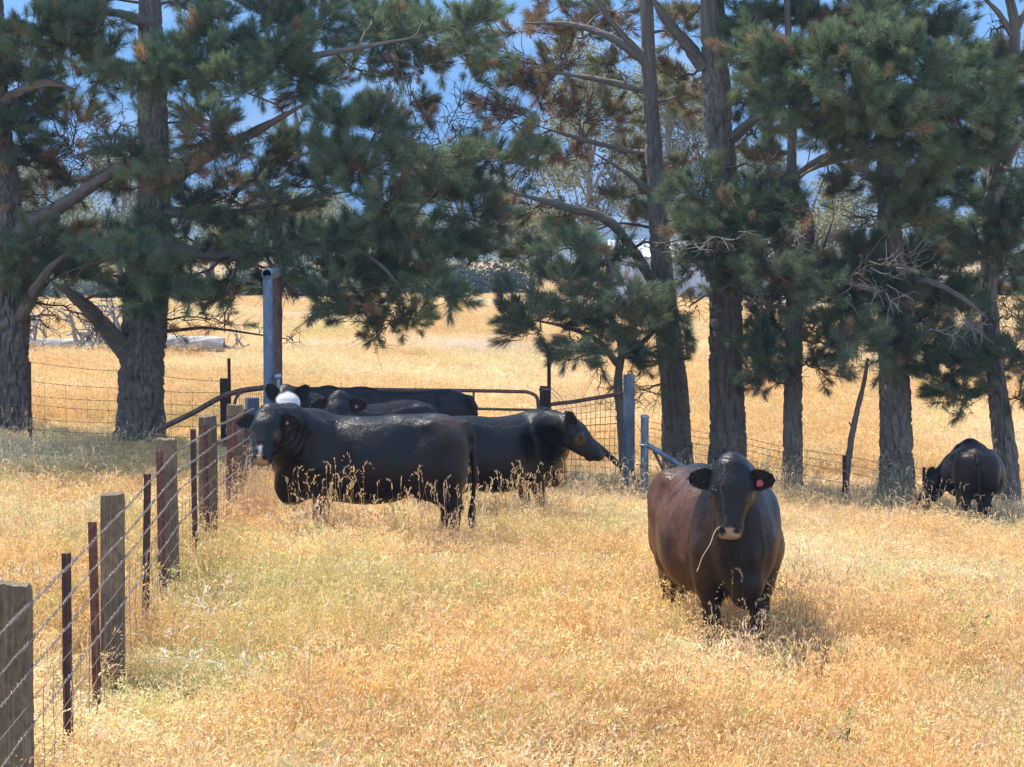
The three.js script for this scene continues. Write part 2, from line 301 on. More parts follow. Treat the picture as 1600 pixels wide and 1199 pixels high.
  const ext = [hp(0.56, 0.1, 0.16), hp(0.56, -0.22, -0.16), hp(-0.12, 0.1, -0.16), hp(-0.12, -0.25, 0.16), hp(0.56, -0.22, 0.16), hp(0.56, 0.1, -0.16)];
  const lo = [-1.0, -0.06, -0.52 * fat], hi = [1.0, 1.45, 0.52 * fat];
  for (const q of ext) for (let k = 0; k < 3; k++) { lo[k] = Math.min(lo[k], q[k] - 0.04); hi[k] = Math.max(hi[k], q[k] + 0.04); }
  const M = meshField(field, lo, hi, o.cell || 0.016);
  const body = new MB(), black = o.coat || [0.0085, 0.0066, 0.0064], skin = o.muzzle || [0.30, 0.19, 0.12];
  const muz = V(...hp(0.5, -0.1, 0)), low = V(...hp(0.47, -0.105, 0));
  const inHead = p => { const d = p.clone().sub(PO); return [d.dot(f) / HS, d.dot(up) / HS, d.dot(side) / HS / HW]; };
  const colourAt = p => {
    const n = fbm(p.x * 9, p.y * 9, p.z * 9, 3); let c = black.map(k => k * (0.65 + 0.7 * n));
    if (o.brown) { const w = o.brown(p) * smooth(0.15, 0.6, fbm(p.x * 7 + 4, p.y * 3.5, p.z * 7, 4) + 0.1); c = c.map((k, i) => lerp(k, [0.080, 0.034, 0.017][i] * (0.6 + 0.8 * noise3(p.x * 40, p.y * 22, p.z * 40)), clamp(w))); }
    const q = inHead(p);
    if (o.muzzle && q[0] > 0.42) { const e = q[0] + 0.02 * (n - 0.5), w = smooth(0.452, 0.466, e + 0.35 * Math.max(0, 0.03 - Math.abs(q[2]))) * smooth(0.538, 0.525, e) * smooth(0.075, 0.06, Math.abs(q[2])) * smooth(-0.115, -0.095, q[1]); c = c.map((k, i) => lerp(k, skin[i] * (0.75 + 0.5 * n), w)); if (Math.hypot(q[0] - 0.48, q[1] - 0.0, Math.abs(q[2]) - 0.055) < 0.033) c = [0.006, 0.005, 0.005]; }
    { const w = 0.8 * smooth(0.075, 0.03, Math.hypot(q[0] - 0.225, (Math.abs(q[2]) - 0.12) * 1.1, (q[1] + 0.05) * 0.8)) * smooth(0.3, 0.6, n); c = c.map((k, i) => lerp(k, [0.085, 0.055, 0.034][i], w)); }
    if (o.white) { const w = o.white(q, n); c = c.map((k, i) => lerp(k, [0.55, 0.52, 0.48][i] * (0.75 + 0.45 * n), w)); }
    if (p.y < 0.06) c = [0.02, 0.017, 0.014];
    return c;
  };
  for (let q = 0; q < M.P.length; q += 3) { const p = V(M.P[q], M.P[q + 1], M.P[q + 2]); const a = Math.abs(M.N[q]) > 0.75; body.v(p.x, p.y, p.z, M.N[q], M.N[q + 1], M.N[q + 2], colourAt(p), (a ? p.z : p.x) * 3, (Math.abs(M.N[q + 1]) > 0.75 ? p.z : p.y) * 3); }
  body.i = M.I;
  // ears: cupped leaves, joined to the body's mesh
  const earHair = [];
  const earTip = [];
  for (const s of [-1, 1]) {
    const e = (s < 0 ? o.earL : o.earR) || [0.0, 0.12, 0.0];      // forward, up, roll
    const root = V(...hp(0.075, -0.05, s * 0.10)), ex = s < 0 ? o.earLDir : o.earRDir, dir = ex ? dirLocal(V(...ex[0])) : side.clone().multiplyScalar(s).addScaledVector(up, e[1]).addScaledVector(f, e[0]).normalize();
    const face = ex ? dirLocal(V(...ex[1])) : up.clone().addScaledVector(f, 0.25).applyAxisAngle(dir, e[2] || 0).normalize(); face.addScaledVector(dir, -face.dot(dir)).normalize();
    const wv = dir.clone().cross(face).normalize(), L = 0.195 * HS, NU = 14, NV = 10, base = body.count;
    for (const sh of [1, -1]) for (let i = 0; i <= NU; i++) for (let j = 0; j <= NV; j++) {
      const t = i / NU, v = j / NV * 2 - 1, w = (0.034 + 0.05 * Math.sin(Math.PI * Math.pow(t, 0.75)) * (1 - 0.25 * t)) * HS * (t > 0.9 ? Math.sqrt(Math.max(0, 1 - ((t - 0.9) / 0.1) ** 2)) : 1);
      const cup = (0.035 * (1 - t * 0.5)) * (v * v - 0.4) * HS, th = 0.008 * HS * (1 - v * v) * (1 - t * 0.6) + 0.0015;
      const p = root.clone().addScaledVector(dir, t * L).addScaledVector(wv, v * w).addScaledVector(face, cup + sh * th - 0.02 * t * t);
      const nn = face.clone().multiplyScalar(sh).addScaledVector(wv, -v * 0.5 * sh).normalize();
      body.v(p.x, p.y, p.z, nn.x, nn.y, nn.z, black.map(k => k * (sh > 0 ? 1.1 : 0.9)), t, v);
      if (i > 1 && (j === 0 || j === NV || i === NU) && sh > 0) earHair.push([p, dir.clone().multiplyScalar(0.6).addScaledVector(wv, v).addScaledVector(face, 0.2).normalize(), wv]);
      if (sh > 0 && i > 2 && i < 13) for (let q = 0; q < 2; q++) earHair.push([p.clone().addScaledVector(dir, (R() - 0.5) * 0.02).addScaledVector(wv, (R() - 0.5) * 0.02), face.clone().addScaledVector(dir, 0.9).addScaledVector(wv, v * 0.6).normalize(), wv]);
    }
    const row = NV + 1, half = (NU + 1) * row;
    for (let sh = 0; sh < 2; sh++) for (let i = 0; i < NU; i++) for (let j = 0; j < NV; j++) { const q = base + sh * half + i * row + j; if (sh === 1) { body.t(q, q + row, q + 1); body.t(q + 1, q + row, q + row + 1); } else { body.t(q, q + 1, q + row); body.t(q + 1, q + row + 1, q + row); } }
    earTip.push({ root, dir, face, wv, L });
  }
  part('body', body.geo(), hideMat, g);
  for (const s of [-1, 1]) {
    const eg = new THREE.SphereGeometry(0.026 * HS, 16, 12); const e = part('eye', eg, eyeMat, g); e.position.set(...hp(0.205, -0.02, s * 0.112));
  }
  if (o.tag) {
    const e = earTip[o.tag < 0 ? 0 : 1], sh = new THREE.Shape(); sh.moveTo(-0.014, 0); sh.quadraticCurveTo(-0.033, -0.02, -0.03, -0.055); sh.quadraticCurveTo(0, -0.068, 0.03, -0.055); sh.quadraticCurveTo(0.033, -0.02, 0.014, 0); sh.closePath();
    const tg = part('ear_tag', new THREE.ExtrudeGeometry(sh, { depth: 0.003, bevelEnabled: true, bevelSize: 0.0015, bevelThickness: 0.001, bevelSegments: 2 }), tagMat, g);
    tg.position.copy(e.root).addScaledVector(e.dir, e.L * 0.42).addScaledVector(e.face, 0.016); tg.userData.label = 'red plastic ear tag'; const stud = part('stud', new THREE.CylinderGeometry(0.006, 0.006, 0.006, 12), std({ color: rgb(0.3, 0.02, 0.03), roughness: 0.5 }), tg); stud.rotation.x = Math.PI / 2; stud.position.set(0, -0.012, 0.006);
    const zz = e.face.clone(), yy = dirLocal(V(0.25 * o.tag, 1, 0)); yy.addScaledVector(zz, -yy.dot(zz)).normalize(); const xx = yy.clone().cross(zz);
    tg.quaternion.setFromRotationMatrix(new THREE.Matrix4().makeBasis(xx, yy, zz)); tg.scale.setScalar(o.tagSize || 1);
  }
  // short coat hair, following the lie of the coat
  const nh = o.hairs || 0;
  {
    const tri = M.I.length / 3, cum = new Float32Array(tri); let A = 0; const a = V(0, 0, 0), b = V(0, 0, 0), c = V(0, 0, 0);
    for (let t = 0; t < tri; t++) { a.fromArray(M.P, M.I[t * 3] * 3); b.fromArray(M.P, M.I[t * 3 + 1] * 3); c.fromArray(M.P, M.I[t * 3 + 2] * 3); A += b.sub(a).cross(c.sub(a)).length(); cum[t] = A; }
    const hm = new MB(), w = 0.085, prof = [[-w, 0, 0], [w, 0, 0], [w * 0.6, 0.6, -0.16], [-w * 0.6, 0.6, -0.16], [0, 1, -0.42]];
    const put = (k, p, n, lay, len, cc) => { const j = [0.9 * (R() - 0.5), 0.9 * (R() - 0.5), 0.9 * (R() - 0.5)], y = n.clone().multiplyScalar(0.5).addScaledVector(lay, 0.85).addScaledVector(V(R() - 0.5, R() - 0.5, R() - 0.5), 0.5).normalize(), x = y.clone().cross(n).normalize(), z = x.clone().cross(y), i = prof.map(q => hm.v(p.x + (x.x * q[0] + y.x * q[1] + z.x * q[2]) * len, p.y + (x.y * q[0] + y.y * q[1] + z.y * q[2]) * len, p.z + (x.z * q[0] + y.z * q[1] + z.z * q[2]) * len, n.x + j[0], n.y + j[1], n.z + j[2], cc)); hm.t(i[0], i[1], i[2]); hm.t(i[0], i[2], i[3]); hm.t(i[3], i[2], i[4]); };
    for (let k = 0; k < nh; k++) {
      const r = R() * A; let l = 0, hh = tri - 1; while (l < hh) { const m2 = (l + hh) >> 1; if (cum[m2] < r) l = m2 + 1; else hh = m2; }
      const i0 = M.I[l * 3] * 3, p = V(M.P[i0], M.P[i0 + 1], M.P[i0 + 2]), n = V(M.N[i0], M.N[i0 + 1], M.N[i0 + 2]), q = inHead(p), head = q[0] > -0.05 && q[0] < 0.6 && Math.abs(q[2]) < 0.16 && Math.abs(q[1] + 0.06) < 0.2;
      if (p.y < 0.1) p.y = 0.3;
      const cc = colourAt(p).map((v, i) => v * (0.7 + 1.1 * R()) + [0.004, 0.0022, 0.0012][i] * R());
      p.x += (R() - 0.5) * 0.02; p.z += (R() - 0.5) * 0.02 * (Math.abs(n.z) > 0.7 ? 0 : 1);
      const lay = head ? (q[0] < 0.12 ? f.clone().multiplyScalar(0.3).addScaledVector(up, 0.5) : f.clone().multiplyScalar(0.8)) : V(-0.75, -0.6, 0);
      put(k, p.addScaledVector(n, -0.003), n, lay, head ? (q[0] < 0.06 ? 0.04 : q[0] > 0.42 ? 0.006 : 0.012) : 0.018 + 0.016 * R(), cc);
    }
    earHair.forEach(([p, d, n], k) => put(nh + k, p, d, d, 0.013 + 0.014 * R(), [0.05, 0.032, 0.02]));
    part('coat_hair', hm.geo(), hairMat, g, 'stuff');
  }
  return g;
}
const facing = (dx, dz) => { const l = Math.hypot(dx, dz); return [dx / l, dz / l]; };
makeCow({ seed: 11, label: 'black cow with brown flanks and red ear tag, facing the viewer in the foreground', pos: onGround(1122, 15.75, 0.01), dir: facing(0.16, 1), size: 1.06, fat: 1.1, cell: 0.0125,
  poll: at(1143, 731, 14.75), face: [-0.06, -0.92, 0.38], head: 0.86, headWide: 1.2, muzzle: [0.25, 0.17, 0.115], tag: -1, earL: [0.03, 0.06, 0], earR: [0.0, 0.06, 0], tagSize: 0.66, hairs: 52000,
  brown: p => clamp(smooth(0.5, 0.3, p.x) * smooth(0.05, 0.2, Math.abs(p.z)) * 0.85 + 0.35 * smooth(0.14, 0.24, Math.abs(p.z)) * smooth(1.25, 0.9, p.y)), gait: [0.04, -0.03, 0.1, -0.06] });
makeCow({ seed: 23, label: 'black cow side-on beside the fence, head turned to the viewer, white mark above its nose', pos: onGround(586, 20.3, 0.01), dir: facing(-1, 0.1), size: 1.02, fat: 0.98, cell: 0.0135,
  poll: at(418, 645, 19.6), face: [-0.1, -0.82, 0.55], upHint: [-0.02, 1, 0], head: 0.92, muzzle: [0.27, 0.155, 0.075], tag: -1, tagSize: 0.42, earL: [0.0, 0.0, 0], earR: [0.05, 0.05, 0], folds: 1, hairs: 36000, gait: [0.02, -0.05, 0.0, 0.1],
  white: (q, n) => 0.45 * smooth(0.035, 0.02, Math.hypot((q[0] - 0.40) * 0.6, q[2] * 1.5) + 0.05 * (n - 0.5)) * smooth(-0.06, -0.03, q[1]), brown: p => 0.35 * smooth(-0.35, -0.7, p.x) * smooth(1.0, 1.2, p.y) });
makeCow({ seed: 37, label: 'black cow in profile looking right towards the wire mesh gate panel', pos: onGround(768, 23.0, 0.01), dir: facing(1, -0.6), size: 0.99, fat: 1.02, cell: 0.016,
  poll: at(890, 656, 22.7), face: [0.72, -0.66, 0.12], head: 1.0, earLDir: [[-0.35, 0.9, -0.4], [0.6, 0.3, 0.7]], earRDir: [[-0.05, 0.95, 0.35], [0.5, -0.1, 0.85]], folds: 0.8, hairs: 14000 });
makeCow({ seed: 41, label: 'black cow with ears spread and red tag, peering over the side-on cow', pos: onGround(588, 24.9, 0.01), dir: facing(-0.75, 0.75), size: 0.97, cell: 0.018,
  poll: at(529, 621, 24.1), face: [-0.02, -0.84, 0.5], head: 1.02, tag: -1, tagSize: 0.62, earL: [0.0, 0.05, 0], earR: [0.05, 0.05, 0] });
makeCow({ seed: 53, label: 'white-faced black cow with raised ears, behind the head of the side-on cow', pos: onGround(470, 26.4, 0.01), dir: facing(0.1, 1), size: 0.97, cell: 0.018,
  poll: at(448, 610, 25.5), face: [0.16, -0.8, 0.6], head: 1.05, earLDir: [[0.7, 0.7, 0], [0, -0.1, 1]], earRDir: [[-0.6, 0.85, 0], [0, -0.1, 1]],
  white: (q, n) => smooth(0.13, 0.11, Math.abs(q[2]) + 0.02 * (n - 0.5)) * smooth(0.03, 0.06, q[0] - Math.abs(q[2]) * 0.5) * smooth(-0.16, -0.12, q[1]) });
makeCow({ seed: 67, label: 'rearmost black cow standing along the tubular gate with its rump to the right', pos: onGround(634, 28.2, 0.01), dir: facing(-1, -0.05), size: 1.01, cell: 0.02,
  poll: at(466, 613, 28.1), face: [-0.75, -0.6, 0.25], tag: -1, tagSize: 0.45 });
makeCow({ seed: 79, label: 'black cow seen from behind at right, head lowered sideways between two pine trunks', pos: onGround(1524, 28.25, 0.01), dir: facing(0.12, -1), size: 0.84, fat: 1.3, cell: 0.017,
  poll: at(1458, 741, 28.85), face: [-0.45, -0.8, 0.05], upHint: [-0.8, 0.5, 0], head: 1.15, earLDir: [[-0.3, 0.85, -0.3], [0, 0.2, 0.9]], earRDir: [[-0.02, 0.95, 0.3], [-0.4, 0.1, 0.9]], brown: p => 0.15 * smooth(-0.6, -0.78, p.x) * smooth(0.9, 1.0, p.y) });
{ // the stalk that the front cow is chewing
  const a = at(1126, 823, 14.62), g = thing('grass_stalk', 'bent straw stalk hanging from the mouth of the front cow', 'straw', a), m = new MB();
  m.tube(curve([at(1132, 824, 14.66), a, at(1117, 831, 14.55), at(1110, 850, 14.5), at(1097, 872, 14.46), at(1091, 890, 14.45)], 20).map(p => p.sub(a)), 0.0019, 5); m.tube([at(1091, 888, 14.45).sub(a), at(1089, 894, 14.45).sub(a)], [0.004, 0.002], 5);
  part('stem', m.geo(), std({ color: rgb(0.55, 0.42, 0.18), roughness: 0.8 }), g);
}
// ---------------------------------------------------------------- pines
const barkMat = std({ vertexColors: true, roughness: 0.95 });
const twigMat = std({ vertexColors: true, roughness: 0.9 });
const needleMat = new THREE.MeshPhysicalMaterial({ roughness: 1, side: THREE.DoubleSide, transmission: 0.35, thickness: 0, vertexColors: true });
// a shoot with its needles, along +y, about 0.3 m
function makeTuft(seed, n, spread, len) {
  const R = rng(seed), m = new MB();
  m.tube([V(0, -0.06, 0), V(0.006, 0.07, 0.004), V(0, 0.17, 0)], [0.007, 0.005, 0.003], 4, [2.0, 1.15, 0.9], false);
  for (let k = 0; k < n; k++) {
    const t = Math.pow(R(), 0.8), y = -0.02 + 0.2 * t, a = R() * 6.283, lean = lerp(1.25, 0.3, t) * spread * (0.75 + 0.5 * R()), L = len * (0.8 + 0.4 * R());
    const o = V(Math.cos(a), 0, Math.sin(a)), d = V(o.x * Math.sin(lean), Math.cos(lean), o.z * Math.sin(lean)), s = d.clone().cross(V(R() - 0.5, R() - 0.5, R() - 0.5)).normalize(), w = 0.0019;
    const q = V(0, y, 0), e = q.clone().addScaledVector(d, L).addScaledVector(V(0, -1, 0), 0.015 * R()), mid = q.clone().addScaledVector(d, L * 0.55).addScaledVector(o, 0.006);
    const nn = s.clone().cross(d).normalize(), c = [0.75 + 0.5 * R(), 0.8 + 0.4 * R(), 0.8 + 0.4 * R()];
    const i0 = m.v(q.x - s.x * w, q.y - s.y * w, q.z - s.z * w, nn.x, nn.y, nn.z, c), i1 = m.v(q.x + s.x * w, q.y + s.y * w, q.z + s.z * w, nn.x, nn.y, nn.z, c), i2 = m.v(mid.x + s.x * w, mid.y + s.y * w, mid.z + s.z * w, nn.x, nn.y, nn.z, c), i3 = m.v(mid.x - s.x * w, mid.y - s.y * w, mid.z - s.z * w, nn.x, nn.y, nn.z, c), i4 = m.v(e.x, e.y, e.z, nn.x, nn.y, nn.z, c);
    m.t(i0, i1, i2); m.t(i0, i2, i3); m.t(i3, i2, i4);
  }
  return m.geo();
}
const tuftGeos = [makeTuft(1, 190, 1, 0.14), makeTuft(2, 160, 0.8, 0.165), makeTuft(3, 120, 1.15, 0.13)];
function trunkGeo(pts, rads, seed, seg, step, flare, base) {
  const cv = new THREE.CatmullRomCurve3(pts, false, 'centripetal'), L = cv.getLength(), n0 = Math.max(6, Math.round(Math.min(L, 6.6) / step)), n1 = L > 6.6 ? Math.round((L - 6.6) / 0.25) : 0, n = n0 + n1, m = new MB();
  const cum = [0]; for (let i = 1; i < pts.length; i++) cum.push(cum[i - 1] + pts[i].distanceTo(pts[i - 1]));
  const rf = t => { const d = t * cum[cum.length - 1]; let i = 0; while (i < cum.length - 2 && d > cum[i + 1]) i++; return lerp(rads[i], rads[i + 1], clamp((d - cum[i]) / (cum[i + 1] - cum[i]))); };
  for (let k = 0; k <= n; k++) {
    const t = (k <= n0 ? k / n0 * Math.min(L, 6.6) : 6.6 + (k - n0) / n1 * (L - 6.6)) / L, p = cv.getPointAt(Math.min(1, t)), tg = cv.getTangentAt(Math.min(1, t)), a = V(0, 0, 1).cross(tg).normalize(), b = tg.clone().cross(a), s = t * L; let r = rf(t);
    const fl = flare * Math.exp(-s / 0.28);
    for (let j = 0; j < seg; j++) {
      const th = j / seg * 6.2832, c = Math.cos(th), d = Math.sin(th), f = 3.2 + r * 3;
      const wx = c * r * f * 2.3 + seed, wy = d * r * f * 2.3, bump = Math.min(smooth(0.0, 0.085, Math.abs(fbm(wx * 1.2 + 0.35 * noise3(c * 3, d * 3, s * 7), wy * 1.2, s * 3.0 + seed, 3) - 0.5)), 0.35 + 0.65 * smooth(0.0, 0.06, Math.abs(fbm(wx * 0.9 + 40, wy * 0.9, s * 11, 2) - 0.5))) + 0.5 * noise3(wx * 4, wy * 4, s * 18);
      const rr = r * (1 + fl * (0.7 + 0.75 * Math.max(0, Math.sin(th * 3 + seed) + 0.4 * Math.sin(th * 5 + seed * 2)))) + (bump - 0.9) * Math.min(0.075, r * 0.24) + (noise3(c * 1.3 + seed, d * 1.3, s * 1.1) - 0.5) * r * 0.16;
      const g = fbm(c * 4 + seed, d * 4, s * 9, 3), v = fbm(c * 1.2 + seed * 2, d * 1.2, s * 1.6, 2);
      const col = [lerp(0.062, 0.17, g), lerp(0.055, 0.148, g), lerp(0.047, 0.128, g)].map((q, i) => q * (0.75 + 0.5 * v));
      m.v(p.x + (a.x * c + b.x * d) * rr - base.x, p.y + (a.y * c + b.y * d) * rr - base.y, p.z + (a.z * c + b.z * d) * rr - base.z, 0, 0, 0, col, th * r, s);
    }
  }
  for (let k = 0; k < n; k++) for (let j = 0; j < seg; j++) { const q = k * seg + j, q2 = k * seg + (j + 1) % seg; m.t(q, q + seg, q2); m.t(q2, q + seg, q2 + seg); }
  const g = m.geo(); g.computeVertexNormals(); const nn = g.attributes.normal; // outward
  if (nn.getX(0) * (g.attributes.position.getX(0) + base.x - pts[0].x) + nn.getZ(0) * (g.attributes.position.getZ(0) + base.z - pts[0].z) < 0) { const ix = g.index.array; for (let i = 0; i < ix.length; i += 3) { const t = ix[i]; ix[i] = ix[i + 1]; ix[i + 1] = t; } g.computeVertexNormals(); }
  return g;
}
const TONES = { g: [0.118, 0.172, 0.078], d: [0.090, 0.130, 0.064], y: [0.21, 0.20, 0.055], b: [0.24, 0.15, 0.07], o: [0.14, 0.145, 0.06] };
let tuftTotal = 0;
function makePine(o) {
  const R = rng(o.seed), D0 = o.D;
  const P3 = q => at(q[0], q[1], q[2] ?? D0);
  const foot = onGround(o.path[0][0], D0), base = foot.clone();
  const tree = thing(o.name || 'pine_tree', o.label, 'tree', base, 'pines along the fence line');
  // trunk: [px, py, distance, width in px]
  const tp = o.path.map((q, i) => i ? P3(q) : foot.clone().add(V(0, -0.12, 0))), tr = o.path.map(q => q[3] / 2 / perMetre(q[2] ?? D0));
  part('trunk', trunkGeo(tp, tr, o.seed, o.seg || 128, 0.03, o.flare ?? 0.36, base), barkMat, tree);
  const guides = [];   // wood that finer branches can start from
  { const cv = new THREE.CatmullRomCurve3(tp, false, 'centripetal'); for (let k = 0; k <= 60; k++) guides.push([cv.getPointAt(k / 60), lerp(tr[0], tr[tr.length - 1], k / 60)]); }
  for (const l of o.limbs || []) {
    const pts = l.map(P3), rads = l.map((q, i) => q[3] / 2 / perMetre(q[2] ?? D0) * (i === l.length - 1 ? 0.4 : 1));
    part('branch', trunkGeo(pts, rads, o.seed + guides.length, 36, 0.035, 0, base), barkMat, tree);
    const cv = new THREE.CatmullRomCurve3(pts, false, 'centripetal'); for (let k = 3; k <= 24; k++) guides.push([cv.getPointAt(k / 24), lerp(rads[0], rads[rads.length - 1], k / 24)]);
  }
  const twigs = new MB(), lists = tuftGeos.map(() => []);
  const sub = p => p.clone().sub(base);
  const wood = () => { const g = 0.6 + 0.8 * R(); return [0.085 * g, 0.06 * g, 0.042 * g]; };
  const grey = () => { const g = 0.6 + 0.7 * R(); return [0.2 * g, 0.18 * g, 0.165 * g]; };
  const wob = (a, b, n, amp, lift) => { const out = []; for (let i = 0; i <= n; i++) { const t = i / n, p = a.clone().lerp(b, t); p.y += lift * Math.sin(Math.PI * t); if (i && i < n) p.add(V(R() - 0.5, R() - 0.5, R() - 0.5).multiplyScalar(amp)); out.push(p); } return out; };
  const nearest = c => { let bd = 1e9, best = null; for (const [p, r] of guides) { const dx = p.x - c.x, dy = p.y - c.y, dz = p.z - c.z, e = Math.hypot(dx, dy * (dy > 0 ? 1.5 : 0.9), dz); if (e < bd) { bd = e; best = [p, r]; } } return best; };
  function tuft(p, dir, tone, scale) {
    const k = R() < 0.45 ? 0 : R() < 0.6 ? 1 : 2; let c = TONES[tone]; const r = R();
    if (tone === 'g' || tone === 'd') { if (r < 0.035) c = TONES.b; else if (r < 0.10) c = TONES.o; } else if (r < 0.3) c = TONES.b; else if (r < 0.5) c = TONES.g;
    const v = 0.68 + 0.6 * R() * R() + 0.25 * R(); lists[k].push([p, dir, scale * (0.65 + 0.6 * R()), [c[0] * v, c[1] * v, c[2] * v * (0.85 + 0.3 * R())]]);
  }
  function pad(c, rx, ry, rz, n, tone, bare) {
    const [s, sr] = nearest(c); const dist = s.distanceTo(c), br = Math.min(sr * 0.55, 0.012 + 0.011 * dist);
    const main = wob(s, c, 5, 0.10 * Math.min(1, dist), 0.06 * dist);
    if (dist > 0.25) twigs.tube(main.map(sub), main.map((_, i) => lerp(br, 0.008, i / 5)), 6, wood(), false);
    const nt = Math.max(2, Math.round(n / 4.2));
    for (let k = 0; k < nt; k++) {
      let q; do q = V(R() * 2 - 1, R() * 2 - 1, R() * 2 - 1); while (q.lengthSq() > 1);
      q.multiplyScalar(0.62 + 0.38 * R()); const e = V(c.x + q.x * rx, c.y + q.y * ry, c.z + q.z * rz);
      const st = main[3 + Math.floor(R() * 2.99)].clone().lerp(c, R() * 0.5);
      if (bare) { const md = main[5].clone().sub(main[0]).normalize(); st.copy(main[1 + Math.floor(R() * 4.99)]).add(V(R() - 0.5, R() - 0.5, R() - 0.5).multiplyScalar(0.12)); e.copy(st).addScaledVector(md, rx * (0.3 + 0.5 * R())).add(V((R() - 0.5) * rx * 1.1, (R() - 0.62) * ry * 1.5, (R() - 0.5) * rx)); }
      const tw = wob(st, e, 4, 0.09, 0.02 + (bare ? -0.04 : 0.03)), col = bare === 2 ? grey() : wood();
      twigs.tube(tw.map(sub), [0.0085, 0.007, 0.0055, 0.0045, 0.003], 4, col, false);
      const fd = e.clone().sub(tw[2]).normalize();
      if (bare) { for (let j = 0; j < 5; j++) { const a = tw[1 + Math.floor(R() * 3.99)], b = a.clone().add(V(R() - 0.5, R() - 0.55, R() - 0.5).multiplyScalar(0.5)).addScaledVector(fd, 0.12); const w2 = wob(a, b, 2, 0.06, 0.02); twigs.tube(w2.map(sub), [0.005, 0.004, 0.002], 3, col, false); } if (bare === 1 && R() < 0.25) tuft(e, fd, 'b', 0.8); continue; }
      for (let j = 0; j < 4; j++) {
        const a = tw[Math.min(4, 2 + j % 3)], dir = fd.clone().multiplyScalar(0.55).add(V(q.x * 0.35, 0.5 + q.y * 0.25, q.z * 0.35)).add(V(R() - 0.5, R() - 0.5, R() - 0.5).multiplyScalar(0.9)).normalize();
        const p = a.clone().addScaledVector(dir, j < 1 ? 0.02 : 0.08 + 0.1 * R()); twigs.tube([sub(a), sub(p)], [0.005, 0.004], 3, col, false); tuft(p, dir, tone, o.tuft || 1);
      }
    }
  }
  for (const q of o.pads || []) { const [px, py, rx, ry, tone = 'g', dD, dens = 1] = q, D = D0 + (dD ?? lerp(-2.0, 1.4, R())), s = perMetre(D); pad(at(px, py, D), rx / s, ry / s, Math.min(rx, 90) / s, Math.round(rx * ry / 35 * dens * (o.airy || 1)), tone, 0); }
  for (const q of o.bare || []) { const [px, py, rx, ry, n, kind = 1, dD] = q, D = D0 + (dD ?? lerp(-1.6, 1, R())), s = perMetre(D); pad(at(px, py, D), rx / s, ry / s, rx / s, n * (kind === 2 ? 2.4 : 4.2), 'b', kind); }
  for (let k = 0; k < (o.over || 0); k++) {   // the crown goes on above
    const t = tp[tp.length - 1], yy = lerp(base.y + 6.6, t.y + 0.3, Math.sqrt((k + 0.5) / o.over)), span = lerp(o.wide || 2.1, 0.5, (yy - base.y - 6.5) / (t.y - base.y - 6.2)), a = k * 2.4 + o.seed, rr = span * (0.3 + 0.7 * R());
    const tx = lerp(tp[0].x, t.x, clamp((yy - base.y) / (t.y - base.y)));
    pad(V(tx + Math.cos(a) * rr, yy, t.z + Math.sin(a) * rr), o.wide ? 1.3 : 0.85, o.wide ? 0.55 : 0.4, o.wide ? 1.3 : 0.85, o.wide ? 90 : 45, 'g', 0);
  }
  part('twigs', twigs.geo(), twigMat, tree, 'stuff');
  const mt = new THREE.Matrix4(), qn = new THREE.Quaternion(), col = new THREE.Color(), Y = V(0, 1, 0), roll = new THREE.Quaternion();
  lists.forEach((li, k) => {
    if (!li.length) return; const im = new THREE.InstancedMesh(tuftGeos[k], needleMat, li.length); im.name = 'crown'; im.userData.kind = 'stuff'; im.castShadow = im.receiveShadow = true; tuftTotal += li.length;
    li.forEach(([p, d, s, c], i) => { qn.setFromUnitVectors(Y, d).multiply(roll.setFromAxisAngle(Y, R() * 6.28)); mt.compose(sub(p), qn, V(s, s, s)); im.setMatrixAt(i, mt); im.setColorAt(i, col.setRGB(...c)); });
    tree.add(im);
  });
  return tree;
}
makePine({ seed: 101, D: 32.2, label: 'thick pine trunk cut off by the left edge of the view', path: [[8, 712, 32.2, 78], [8, 600, 32.2, 64], [14, 500, 32.2, 62], [12, 380, 32.2, 50], [-5, 200, 32.2, 42], [-14, 0, 32.2, 34], [-20, -420, 32.2, 8]],
  limbs: [[[8, 395, 32.2, 30], [45, 352, 32, 25], [95, 322, 31.7, 22], [150, 286, 31.4, 17], [205, 250, 31.2, 12], [260, 228, 31, 6]], [[20, 508, 32.2, 24], [42, 478, 31.8, 19], [58, 448, 31.4, 16], [82, 415, 31.1, 12], [120, 385, 30.9, 6]], [[0, 160, 32.2, 20], [70, 130, 31.5, 12], [120, 140, 31.2, 6]]],
  pads: [[60, 50, 80, 52], [30, 120, 62, 55], [110, 60, 55, 45], [20, 200, 55, 40, 'd'], [70, 172, 60, 26], [15, 250, 40, 30, 'd', 0.5], [60, 260, 40, 18, 'd', 1], [30, 418, 58, 40], [95, 425, 70, 34], [20, 455, 40, 28], [60, 385, 55, 24, 'd'], [20, 320, 40, 30, 'o', 1], [120, 372, 40, 20, 'o'], [80, 335, 40, 16, 'o', 1.5, 0.7], [-60, 100, 70, 80], [-60, 300, 60, 90], [-50, 430, 50, 50]],
  bare: [[90, 250, 60, 50, 14, 1], [150, 210, 50, 50, 10, 1], [50, 300, 50, 40, 10, 1], [60, 500, 60, 30, 10, 1], [130, 490, 50, 30, 8, 1]], over: 16 });
makePine({ seed: 107, D: 33, label: 'tall pine standing outside the left edge, shading the grass beside the fence', path: [[-300, 715, 33, 60], [-300, 300, 33, 44], [-300, -100, 33, 36], [-300, -500, 33, 22], [-300, -900, 33, 6]], pads: [[-300, 60, 120, 60], [-360, -40, 110, 60], [-240, -80, 110, 60]], over: 34, seg: 40, wide: 3.2 });
